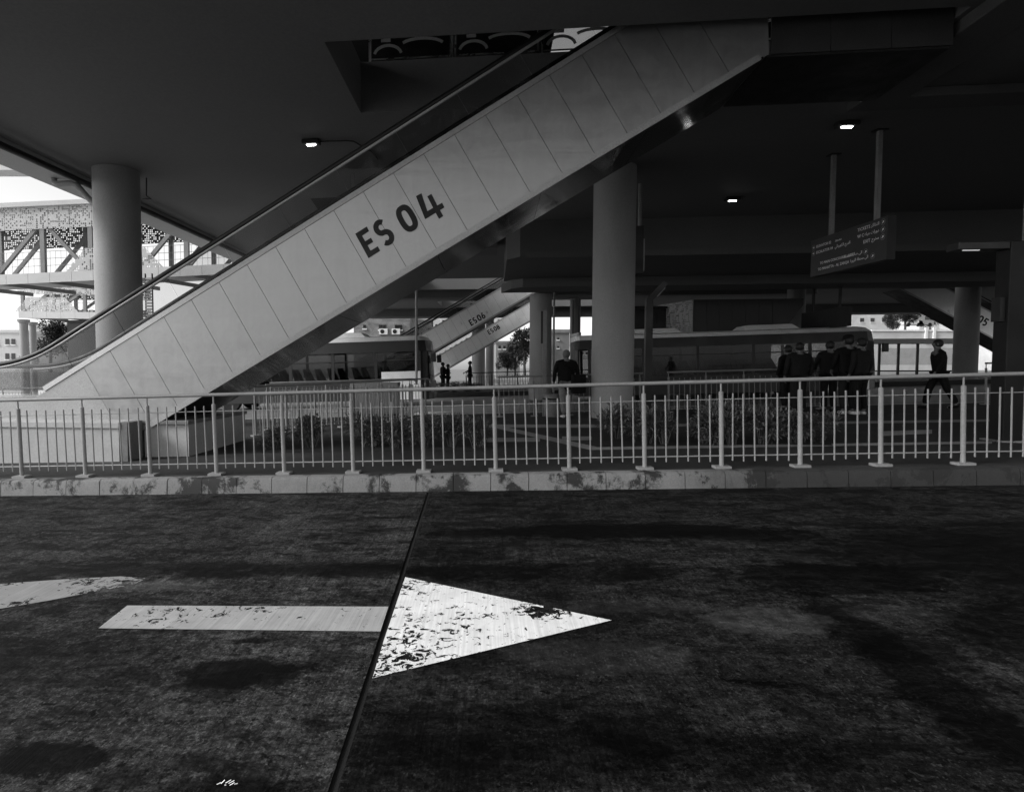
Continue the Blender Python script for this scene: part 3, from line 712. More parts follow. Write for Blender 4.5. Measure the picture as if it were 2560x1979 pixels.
# ------------------------------------------------------------------ upper floor railing seen through the opening
for i in range(6):
    u0 = -2.35+i*1.62; t = thing('glass_railing', '%s etched glass railing panel of the upper floor above the ES 04 opening' % ('first', 'second', 'third', 'fourth', 'fifth', 'sixth')[i]+' from the left', 'railing', uv(u0, 11.55, ZC+.945), TH, 'upper floor glass railing')
    t['label'] = '%s glass railing panel from the left on the upper floor edge' % ('first', 'second', 'third', 'fourth', 'fifth', 'sixth')[i]
    MB().box(.05, 1.53, 0, .014, .10, 1.12).build('pane', MAT['rail_glass'], t)
    for x in (.0, 1.55):
        MB().box(x-.02, x+.02, -.02, .04, 0, 1.15).build('post', MAT['steel'], t)
    MB().tube([(-.03, .01, 1.17), (1.60, .01, 1.17)], .025, 8).build('top_rail', MAT['steel'], t)
    MB().box(.03, 1.52, -.006, -.002, .08, .11).build('clamp', MAT['steel'], t)
    for (x, z, rx, rz, a0, a1) in ((.35, .16, .26, .18, 10, 170), (1.0, .30, .42, .14, 20, 150), (.45, .72, .5, .2, 25, 100), (1.15, .72, .4, .17, 60, 150)):
        MB().ribbon(arc(x, z, rx, rz, a0, a1, 9), .055, z0=-.008, z1=.011).build('etched_motif', MAT['etched'], t)
    for (x, z) in ((.3, .40), (.95, .46), (.55, .95)):
        MB().prism([(x-.08, -.008, z), (x+.1, -.008, z), (x+.1, -.008, z+.07), (x+.03, -.008, z+.07), (x+.03, -.008, z+.13), (x-.03, -.008, z+.13), (x-.03, -.008, z+.06), (x-.08, -.008, z+.06)], (0, -.003, 0)).build('etched_motif', MAT['etched'], t)

# ------------------------------------------------------------------ lamps under the ceiling
def ceiling_lamp(px, py, label, s=1., conduit=None):
    d = ray(px, py); Y = (ZC-.13-CAMZ)/d.z; p = at(px, py, Y)
    t = thing('ceiling_lamp', label, 'lamp', p, TH)
    MB().box(-.22*s, .22*s, -.12*s, .12*s, .035, .125).build('housing', MAT['dark_steel'], t, bevel=.02)
    MB().hexa([(-.10*s, -.012*s, .012), (.10*s, -.012*s, .012), (.10*s, .012*s, .012), (-.10*s, .012*s, .012)],
              [(-.12*s, -.022*s, .033), (.12*s, -.022*s, .033), (.12*s, .022*s, .033), (-.12*s, .022*s, .033)]).build('lens', MAT['lamp'], t)
    if conduit:
        smooth_sharp(MB().tube([(.22*s, 0, .09)]+conduit, .014, 8).build('conduit', MAT['dark_steel'], t), 60)
ceiling_lamp(778, 366, 'lit ceiling lamp with a bent conduit left above the escalator handrail', .85, [(.75, 0, .09), (.9, .05, .09), (1.15, .7, .1), (1.2, 1.2, .1)])
ceiling_lamp(2117, 322, 'lit ceiling lamp at the upper right near the sign poles', .9)
ceiling_lamp(1831, 505, 'lit ceiling lamp above the elevator tower', .9)

# pipes along the ceiling edge and into the left column
pv0, pv1 = 3.5, 24.
tag(MB().tube([uv(-10.05, pv0, ZC-.26), uv(-10.05, pv1, ZC-.26)], .075, 12).build('drain_pipe', MAT['dark_steel']), 'long dark pipe hung under the ceiling edge at the left', 'pipe')
colL = at(304, 1000, 14.95)
pp = [at(134, 440, 15.0), at(136, 455, 15.0), at(146, 460, 15.0), at(178, 458, 15.0), at(192, 462, 15.0), at(216, 490, 15.0), at(256, 532, 15.0)]
tag(smooth_sharp(MB().tube(pp, .072, 12).build('rainwater_pipe', MAT['column']), 70), 'pale kinked rainwater pipe running from the slab edge into the left column', 'pipe')
tag(MB().tube([at(366, 445, 14.6), at(366, 490, 14.6), at(377, 497, 14.3), at(357, 498, 14.5)], .016, 6).build('conduit', MAT['dark_steel']), 'thin bent conduit beside the top of the left column', 'conduit')
hk = thing('hanging_pole', 'thin pole hanging from the ceiling behind the glass, above the letters', 'pole', at(882, 470, 15.2), TH)
MB().box(-.04, .04, -.03, .03, -1.6, 1.0).build('pole', MAT['truss'], hk); MB().box(-.12, .12, -.06, .06, 1.0, 1.04).build('flange', MAT['dark_steel'], hk)
hs = thing('hanging_sign', 'dark sign board half hidden behind the ES 04 letters panel', 'sign', at(840, 540, 15.2), TH)
MB().prism([(-.65, 0, .45), (-.1, 0, -.35), (1.1, 0, -.35), (1.1, 0, .47)], (0, .12, 0)).build('board', MAT['black_sheet'], hs)

# ------------------------------------------------------------------ hanging direction signs
def text_mesh(body, size, mat, parent, M4, al='LEFT'):
    c = bpy.data.curves.new('print', 'FONT'); c.body = body; c.size = size; c.align_x = al; c.resolution_u = 2; c.extrude = .0008
    o = bpy.data.objects.new('print', c); COL.objects.link(o)
    dg = bpy.context.evaluated_depsgraph_get(); dg.update()
    me = bpy.data.meshes.new_from_object(o.evaluated_get(dg)); COL.objects.unlink(o); bpy.data.objects.remove(o)
    me.materials.clear(); me.materials.append(mat)
    q = link('print', me, parent); q.matrix_local = M4; return q
SX = at(2218, 600, 12.0).x; z_t, z_b = at(2221, 538, 12.0).z, at(2214, 648, 12.0).z
sg = thing('direction_sign', 'large dark bilingual direction sign hung on two poles at the right', 'sign', (SX, 12.0, z_b), 0)
SL, SHh = 2.4, z_t-z_b
MB().box(0, .16, 0, SL, 0, SHh).build('board', MAT['sign'], sg, bevel=.008)
MB().box(-.003, .163, -.006, -.001, -.004, SHh+.004).build('end_cap', MAT['black_sheet'], sg)
for y in (.42, 1.82):
    MB().box(.05, .13, y-.04, y+.04, SHh, ZC-z_b-.02).build('pole', MAT['fence_dim'], sg); MB().box(-.02, .2, y-.1, y+.1, ZC-z_b-.02, ZC-z_b-.004).build('flange', MAT['dark_steel'], sg)
# the printed face looks towards -X; text runs from the far end (left in view) to the near end
def face(y, z): return Matrix(((0, 0, -1, -.004), (-1, 0, 0, y), (0, 1, 0, z), (0, 0, 0, 1)))
def sign_line(y, z, s, size=.075, al='LEFT'): text_mesh(s, size*1.15, MAT['sign_text'], sg, face(y, z), al)
H_ = SHh
def ring(y, z, right=True, r=.058):
    o = MB().ribbon([(r*math.cos(2*math.pi*i/20), r*math.sin(2*math.pi*i/20)) for i in range(20)], .009, True, 0, .002).build('ring', MAT['sign_ring'], sg)
    o.location = (-.003, y, z); o.rotation_euler = (0, 0, -math.pi/2)
    a = MB(); c = .7071 if right else 1.; s_ = .7071 if right else 0.
    a.ribbon([(-.03*c, -.03*s_), (.012*c, .012*s_)], .016, False, 0, .002)
    tip = (.036*c, .036*s_); nx, nz = -s_, c
    a.prism([(tip[0], 0, tip[1]), (.004*c+nx*.026, 0, .004*s_+nz*.026), (.004*c-nx*.026, 0, .004*s_-nz*.026)], (0, -.0025, 0))
    o2 = a.build('arrow', MAT['sign_text'], sg); o2.location = (-.003, y, z); o2.rotation_euler = (0, 0, -math.pi/2)
def rtl(codes): return ''.join(chr(c) for c in reversed(codes))
AR = {'tickets': [0xFE8D, 0xFEDF, 0xFE98, 0xFEAC, 0xFE8D, 0xFEDB, 0xFEAE], 'lift': [0xFEE3, 0xFEBC, 0xFECC, 0xFEAA], 'esc': [0xFE8D, 0xFEDF, 0xFEAA, 0xFEAD, 0xFE9D, 0x20, 0xFE8D, 0xFEDF, 0xFEDC, 0xFEEC, 0xFEAE, 0xFE91, 0xFE8E, 0xFE8B, 0xFEF2],
      'wc': [0xFEA9, 0xFEEE, 0xFEAD, 0xFE8D, 0xFE95, 0x20, 0xFEE3, 0xFEF4, 0xFE8E, 0xFEE9], 'exit': [0xFEE3, 0xFEA8, 0xFEAE, 0xFE9D], 'to': [0xFE8D, 0xFEDF, 0xFEF0, 0x20, 0xFEBB, 0xFE8E, 0xFEDF, 0xFE94, 0x20, 0xFE8D, 0xFEDF, 0xFEE4, 0xFEA4, 0xFEC4, 0xFE94],
      'to2': [0xFE8D, 0xFEDF, 0xFEF0, 0x20, 0xFEE3, 0xFEA4, 0xFEC4, 0xFE94, 0x20, 0xFE8D, 0xFEDF, 0xFEAE, 0xFEED, 0xFEAD, 0xFE93]}
ring(2.30, H_*.79, False); sign_line(2.20, H_*.76, 'ELEVATOR 02', .075); sign_line(1.55, H_*.77, rtl(AR['lift']), .075)
ring(2.30, H_*.63, False); sign_line(2.20, H_*.60, 'ESCALATOR 04', .075); sign_line(1.55, H_*.61, rtl(AR['esc']), .075)
ring(.12, H_*.88); sign_line(.84, H_*.84, 'TICKETS', .085); sign_line(.22, H_*.85, rtl(AR['tickets']), .08, 'RIGHT')
ring(.12, H_*.71); sign_line(.84, H_*.68, 'W C', .085); sign_line(.22, H_*.69, rtl(AR['wc']), .08, 'RIGHT')
ring(.12, H_*.54); sign_line(.66, H_*.51, 'EXIT', .085); sign_line(.22, H_*.52, rtl(AR['exit']), .08, 'RIGHT')
ring(.58, H_*.30); sign_line(2.05, H_*.285, 'TO MAIN CONCOURSE LEVEL', .072); sign_line(.68, H_*.285, rtl(AR['to']), .075, 'RIGHT')
ring(.38, H_*.155); sign_line(2.12, H_*.13, 'TO MAHATTA - AL ZARQA', .075); sign_line(.50, H_*.14, rtl(AR['to2']), .075, 'RIGHT')
p2 = at(2145, 768, 24.); zb2 = at(2143, 815, 24.).z
s2 = thing('direction_sign', 'smaller dark sign on two poles above the front of the right bus', 'sign', (p2.x-.4, 24., zb2), 0)
MB().box(0, .16, 0, 3.0, 0, .78).build('board', MAT['black_sheet'], s2)
for y in (.6, 2.3): MB().box(.04, .12, y-.04, y+.04, .78, 4.95-zb2).build('pole', MAT['dark_steel'], s2)
for i in range(3): MB().box(-.004, -.001, .4, 2.4-i*.3, .16+i*.2, .20+i*.2).build('print_line', MAT['lettering_dim'], s2)
p3 = at(1470, 850, 33.)
s3 = thing('direction_sign', 'pale small sign hung on two thin poles beside the big column', 'sign', (p3.x-.5, 33., at(1450, 865, 33.).z), 0)
MB().box(0, .12, 0, 2.2, 0, .75).build('board', MAT['column'], s3)
for y in (.4, 1.7): MB().box(.03, .09, y-.03, y+.03, .75, 2.7).build('pole', MAT['dark_steel'], s3)
for i in range(3): MB().box(-.004, -.001, .3, 1.9-i*.25, .14+i*.2, .19+i*.2).build('print_line', MAT['lettering_dim'], s3)

# ------------------------------------------------------------------ lamp posts and slim poles
lp = gr(2512, 1102); zt = at(2512, 606, lp.y).z
t = thing('lamp_post', 'tall dark square lamp post with a long flat arm at the right', 'lamp post', lp, TH); hh = zt-lp.z
MB().box(-.13, .13, -.13, .13, 0, hh).build('post', MAT['letter'], t, bevel=.012)
MB().box(-.82, -.132, -.12, .12, hh-.11, hh-.003).build('arm', MAT['dark_steel'], t, bevel=.01)
MB().box(-.74, -.52, -.10, -.075, hh-.125, hh-.112).build('light_strip', MAT['lamp_dim'], t)
MB().box(-.2, .2, -.2, .2, 0, .02).build('base_plate', MAT['steel'], t)
MB().box(-.2, -.133, -.08, .08, 1.75, 2.1).build('junction_box', MAT['black_sheet'], t)
q = at(1618, 1030, 16.6); q.z = gz(q.x, q.y)
t = thing('lamp_post', 'dark lamp post with a slanted head beside the big column', 'lamp post', q, TH); hh = at(1618, 745, 16.6).z-q.z
MB().box(-.09, .09, -.09, .09, 0, hh).build('post', MAT['dark_steel'], t)
MB().bar((0, 0, hh-.05), (.42, 0, hh+.42), .16, .09, Vector((0, 1, 0))).build('head', MAT['dark_steel'], t)
MB().bar((.19, 0, hh+.06), (.40, 0, hh+.30), .10, .01, Vector((0, 1, 0))).build('light_strip', MAT['etched'], t)
q = at(1360, 1041, 15.6); q.z = gz(q.x, q.y)
t = thing('lamp_post', 'slim pale pole beside the litter bin and the standing man', 'lamp post', q, TH); hh = at(1360, 776, 15.6).z-q.z
MB().box(-.045, .045, -.045, .045, 0, hh).build('post', MAT['fence_dim'], t); MB().box(-.1, -.046, -.03, .03, hh-.85, hh-.02).build('bracket', MAT['dark_steel'], t)
for px, yb, yt, Y, lb in ((1041, 960, 716, 24.0, 'thin pole rising behind the front of the left bus'), (1383, 1000, 650, 29., 'slim dark pole hanging beside the far round column'), (1598, 640, 400, 16., 'thin dark conduit pole beside the big column top')):
    a, c = at(px, yb, Y), at(px, yt, Y); a.z = max(a.z, gz(a.x, a.y))
    t = thing('pole', lb, 'pole', a); MB().tube([(0, 0, 0), (0, 0, c.z-a.z)], .05, 8).build('shaft', MAT['truss'], t); MB().box(-.09, .09, -.09, .09, 0, .02).build('foot', MAT['dark_steel'], t)
ls = thing('light_screen', 'small dark display box with a bright edge by the big column', 'display', at(1606, 640, 15.6), TH)
MB().box(-.28, .0, -.1, .1, -.45, .75).build('case', MAT['black_sheet'], ls); MB().box(.002, .03, -.11, -.08, -.4, .42).build('edge_light', MAT['etched'], ls)

# ------------------------------------------------------------------ litter bin, concrete block
q = gr(1382, 1041)
t = thing('litter_bin', 'grey round litter bin at the foot of the slim pole', 'bin', q)
smooth_sharp(MB().lathe([(.20, 0), (.22, .03), (.24, .52), (.25, .56), (.23, .58)], 24).build('drum', MAT['column_dim'], t), 40)
smooth_sharp(MB().lathe([(.252, .44), (.262, .46), (.252, .48)], 24).build('rim', MAT['dark_steel'], t), 40)
q = gr(860, 1050)
t = thing('concrete_block', 'pale rectangular block standing between the ramp railings and the bus', 'barrier', (q.x, q.y+1.2, gz(q.x, q.y+1.2)), TH)
for i in range(3): MB().box(i*.47+.004, (i+1)*.47-.004, 0, .5, .08, 1.0).build('panel', MAT['column'], t, bevel=.015)
MB().box(.05, 1.36, .05, .45, 0, .08).build('foot', MAT['dark_steel'], t)

# ------------------------------------------------------------------ buses
def bus(label, loc, rz, L=12., W=2.5, H=2.95, n=7, pale=.0, nose=1):
    """x forward, right-hand side at -y faces the camera when the bus heads to +x"""
    t = thing('bus', label, 'bus', loc, rz, 'city buses')
    sgn = nose
    zb, zw0, zw1 = .32, 1.08, 2.32
    prof = lambda x: x
    # lower body with rounded nose, in one shell; window band, roof
    def ringp(z, inset=0., nose_in=0.):
        a = L/2
        pts = [(-a+.1, -W/2+inset), (a-.45-nose_in, -W/2+inset), (a-.15-nose_in, -W/2+.18+inset), (a-nose_in, -W/2+.7), (a-nose_in, W/2-.7), (a-.15-nose_in, W/2-.18-inset), (a-.45-nose_in, W/2-inset), (-a+.1, W/2-inset), (-a, W/2-.25), (-a, -W/2+.25)]
        return [Vector((x*sgn, y, z)) for x, y in pts]
    MB().hexa(ringp(zb), ringp(zw0-.003)).build('body', MAT['bus_black'], t)
    b = MB(); A = ringp(zw1+.003, 0, .06); Bq = ringp(H-.28, .02, .12); Cc = ringp(H-.12, .12, .3); Dd = ringp(H-.06, .32, .5)
    b.hexa(A, Bq); smooth_sharp(b.build('roof_fascia', MAT['bus_black'], t), 30)
    b = MB(); b.hexa([p+Vector((0, 0, .003)) for p in Bq], Cc); smooth_sharp(b.build('roof', MAT['bus_white'], t), 30)
    MB().hexa([p+Vector((0, 0, .003)) for p in Cc], Dd).build('roof_deck', MAT['bus_white'], t)
    for x0, x1 in ((-4.2, -1.6), (.9, 3.2)):
        MB().hexa([Vector((x0, -.75, H-.055)), Vector((x1, -.75, H-.055)), Vector((x1, .75, H-.055)), Vector((x0, .75, H-.055))],
                  [Vector((x0+.25, -.6, H+.16)), Vector((x1-.25, -.6, H+.16)), Vector((x1-.25, .6, H+.16)), Vector((x0+.25, .6, H+.16))]).build('roof_unit', MAT['bus_white'], t, bevel=.03)
    # pillars and panes on both sides
    a = L/2-.5; bay = 2*a/n
    for side in (-1, 1):
        y = side*(W/2-.04)
        for i in range(n+1):
            x = (-a+i*bay)*sgn; MB().box(x-.06, x+.06, min(y, y-side*.06), max(y, y-side*.06), zw0, zw1).build('pillar', MAT['bus_black'], t)
        for i in range(n):
            x0, x1 = sorted(((-a+i*bay+.062)*sgn, (-a+(i+1)*bay-.062)*sgn))
            o = MB().box(x0, x1, min(y, y-side*.02), max(y, y-side*.02), zw0+.001, zw1-.001).build('window', MAT['bus_glass'], t)
            MB().box(x0, x1, min(y+side*.004, y+side*.012), max(y+side*.004, y+side*.012), zw1-.36, zw1-.33).build('window_bar', MAT['bus_black'], o)
    # windscreen and rear
    xs = (L/2-.1)*sgn
    MB().hexa([Vector((xs, -W/2+.25, zw0-.0)), Vector((xs, W/2-.25, zw0)), Vector((xs-.03*sgn, W/2-.25, zw0)), Vector((xs-.03*sgn, -W/2+.25, zw0))],
              [Vector((xs-.06*sgn, -W/2+.25, zw1)), Vector((xs-.06*sgn, W/2-.25, zw1)), Vector((xs-.09*sgn, W/2-.25, zw1)), Vector((xs-.09*sgn, -W/2+.25, zw1))]).build('windscreen', MAT['bus_glass'], t)
    for side in (-1, 1):
        MB().box(min(xs-.5*sgn, xs-.08*sgn), max(xs-.5*sgn, xs-.08*sgn), side*(W/2-.24)-.05, side*(W/2-.24)+.05, zw0, zw1).build('corner_post', MAT['bus_black'], t)
    xr = (-L/2+.05)*sgn; MB().box(xr-.03, xr+.03, -W/2+.1, W/2-.1, zw0, zw1).build('rear_panel', MAT['bus_black'], t)
    # pale lower front quarter panel, door, lights, mirror
    xf0, xf1 = sorted(((L/2-2.1)*sgn, (L/2-.47)*sgn))
    MB().box(xf0, xf1, -W/2-.012, -W/2-.002, zb+.02, zw0+.42).build('front_quarter_panel', MAT['bus_white'], t)
    xd0, xd1 = sorted(((L/2-1.5)*sgn, (L/2-2.05)*sgn))
    MB().box(xd0, xd1, -W/2-.02, -W/2-.013, zb+.15, zb+.6).build('hatch', MAT['column'], t)
    for side in (-1, 1):
        MB().box(min(xs+.1*sgn, xs+.02*sgn), max(xs+.1*sgn, xs+.02*sgn), side*.8-.16, side*.8+.16, .62, .82).build('headlight', MAT['etched'], t)
        MB().box(min(xs+.1*sgn, xs+.3*sgn), max(xs+.1*sgn, xs+.3*sgn), side*(W/2+.06)-.06, side*(W/2+.06)+.06, 1.85, 2.2).build('mirror', MAT['bus_black'], t)
        for x in (L/2-2.75, -L/2+3.3):
            w = smooth_sharp(MB().lathe([(.30, -.13), (.46, -.13), (.48, -.09), (.48, .09), (.46, .13), (.30, .13)], 24).build('wheel', MAT['tyre'], t), 40)
            w.location = (x*sgn, side*(W/2-.14), .48-.02); w.rotation_euler = (math.pi/2, 0, 0)
            MB().lathe([(.10, -.135), (.29, -.10), (.29, .10), (.10, .135)], 16).build('rim', MAT['column_dim'], w)
    # floor and seats inside
    MB().box(-L/2+.3, L/2-.4, -W/2+.1, W/2-.1, zw0-.002, zw0+.002).build('floor', MAT['black_sheet'], t)
    for i in range(9):
        x = (-L/2+1.4+i*1.05)*sgn
        for y in (-.85, .85):
            MB().hexa([Vector((x, y-.3, zw0+.003)), Vector((x+.3*sgn, y-.3, zw0+.003)), Vector((x+.3*sgn, y+.3, zw0+.003)), Vector((x, y+.3, zw0+.003))],
                      [Vector((x-.14*sgn, y-.27, 1.72)), Vector((x-.02*sgn, y-.27, 1.72)), Vector((x-.02*sgn, y+.27, 1.72)), Vector((x-.14*sgn, y+.27, 1.72))]).build('seat', MAT['cloth_dark'], t)
    t.rotation_euler = (0, -math.atan(SLOPE), rz)
    return t
BD = 26.0
nose = at(1082, 930, BD-1.3); c1 = Vector((nose.x, nose.y))-BU*6.0+BV*1.25
bus('dark bus with a pale front quarter panel behind the ramp railings', (c1.x, c1.y, gz(c1.x, c1.y)-.24), TH, 12., 2.5, 3.05, 6)
nose2 = at(2206, 930, 24.6); c2 = Vector((nose2.x, nose2.y))-BU*6.1+BV*1.25
bus('long dark bus with a white roof behind the waiting people', (c2.x, c2.y, gz(c2.x, c2.y)-.36), TH, 12.2, 2.5, 3.0, 5)

# ------------------------------------------------------------------ elevator tower with punched panels
eu, ev = to_uv(at(1733, 830, 29.)); zt_ = 4.97
t = thing('elevator_tower', 'dark elevator tower clad in punched panels behind the right bus', 'tower', uv(eu, ev, gz(*uv(eu, ev).xy)-.2), TH); z0 = gz(*uv(eu, ev).xy)-.2; Ht = 4.6-z0
MB().box(.05, 3.6, .05, 2.9, 0, Ht).build('core', MAT['black_sheet'], t)
for i in range(6): MB().box(.0+i*.6+.004, (i+1)*.6-.004, 0, .03, 0, Ht).build('panel', MAT['landing_dark'], t)
for i in range(4):
    o = MB().box(0, .72, -.0, .03, 0, Ht).build('punched_panel', MAT['perf_tower'], t); o.rotation_euler = (0, 0, math.pi/2+.35); o.location = (-.02-.25*i*.0-math.sin(.35)*.73*i, .0+math.cos(.35)*.73*i, 0)
b = MB(); b.prism([(3.62, .02, Ht), (3.62, .02, Ht-1.9), (3.75, .02, Ht-2.0), (5.0, .02, Ht-.3), (5.0, .02, Ht)], (0, 2.5, 0)).build('bracket_canopy', MAT['landing_dark'], t)
kq = at(1652, 800, 31.); t = thing('dark_kiosk', 'black box kiosk left of the elevator tower behind the bus roof', 'kiosk', (kq.x, kq.y, gz(kq.x, kq.y)-.2), TH)
MB().box(-1.6, 1.0, 0, 2, 0, at(1652, 772, 31.).z-gz(kq.x, kq.y)+.2).build('body', MAT['black_sheet'], t); MB().box(-1.7, 1.1, -.1, 2.1, at(1652, 772, 31.).z-gz(kq.x, kq.y)+.203, at(1652, 768, 31.).z-gz(kq.x, kq.y)+.25).build('roof', MAT['dark_steel'], t)

# ------------------------------------------------------------------ shrubs
def leaf(b, c, d, up, L, W):
    d = d.normalized(); s = d.cross(up)
    if s.length < 1e-3: s = Vector((1, 0, 0))
    s.normalize(); n = s.cross(d); n0 = len(b.v)
    b.v += [tuple(c), tuple(c+d*L*.5+s*W*.5+n*L*.06), tuple(c+d*L-n*L*.08), tuple(c+d*L*.5-s*W*.5+n*L*.06)]
    b.f.append((n0, n0+1, n0+2, n0+3))
def shrub_meshes(seed, rx, ry, h, n):
    rnd = random.Random(seed); b = MB(); st = MB()
    for k in range(9):
        a = rnd.uniform(0, 6.28); r = rnd.uniform(.2, .8)
        tip = Vector((rx*r*math.cos(a), ry*r*math.sin(a), h*rnd.uniform(.55, .95)))
        st.tube([(tip.x*.25, tip.y*.25, 0), tuple(tip*.55+Vector((0, 0, .02))), tuple(tip)], [.012, .009, .004], 5)
    lobes = [(Vector((rnd.uniform(-.55, .55)*rx, rnd.uniform(-.5, .5)*ry, h*rnd.uniform(.35, .75))), rnd.uniform(.38, .6)) for _ in range(6)]
    for i in range(n):
        c, q = rnd.choice(lobes); d = Vector((rnd.gauss(0, 1), rnd.gauss(0, 1), rnd.gauss(0, 1))).normalized()
        p = c+Vector((d.x*rx, d.y*ry, d.z*h*.62))*q*rnd.uniform(.45, 1.08)
        if p.z < .02: p.z = rnd.uniform(.02, .12)
        leaf(b, p, d+Vector((rnd.gauss(0, .5), rnd.gauss(0, .5), .35+rnd.gauss(0, .4))), Vector((rnd.gauss(0, .4), rnd.gauss(0, .4), 1)), rnd.uniform(.055, .105), rnd.uniform(.022, .04))
    return b.mesh('foliage', MAT['leaf']), st.mesh('stems', MAT['bark'])
SH = [shrub_meshes(i, .36, .30, .56, 620) for i in range(4)]
beds = struct(link('planting_beds', None))
spots = [(688, 1124, 58, 'small shrub nearest the plinth of the escalator'), (780, 1119, 92, 'shrub second from the escalator plinth'), (920, 1119, 96, 'tall shrub in the middle of the left bed'),
         (990, 1121, 70, 'shrub just right of the tallest one in the left bed'), (1060, 1120, 78, 'broad shrub right of centre in the left bed'), (1130, 1118, 80, 'second shrub from the right end of the left bed'), (1190, 1120, 68, 'shrub at the right end of the left bed beside the pale bands'),
         (1540, 1097, 92, 'shrub hiding the foot of the big column'), (1618, 1108, 98, 'bushy shrub just right of the big column'), (1660, 1110, 66, 'low shrub before the gap in the right bed'),
         (1765, 1108, 92, 'shrub right of the gap in the right bed'), (1830, 1112, 96, 'thick shrub in the middle of the right bed'), (1905, 1110, 90, 'shrub in the right bed below the bus roof shadow'), (1985, 1108, 88, 'shrub near the legs of the waiting people'), (2045, 1106, 70, 'last dark shrub at the right end of the bed')]
for i, (px, py, wd, lb) in enumerate(spots):
    p = gr(px, py); k = wd/90*random.uniform(.95, 1.08)
    t = thing('shrub', lb, 'shrub', p, random.uniform(0, 6.28), 'shrubs in the two beds'); t.scale = (k*1.1, k*1.1, k*random.uniform(.95, 1.12))
    f_, s_ = SH[i % 4]; link('foliage', f_, t); link('stems', s_, t)
for pts in ([(650, 1130), (1225, 1127), (1215, 1098), (665, 1103)], [(1500, 1102), (2080, 1114), (2070, 1086), (1510, 1080)]):
    MB_ = MB(); MB_.poly([gr(x, y)+Vector((0, 0, .008)) for x, y in pts]); MB_.build('soil_bed', MAT['soil'], beds)

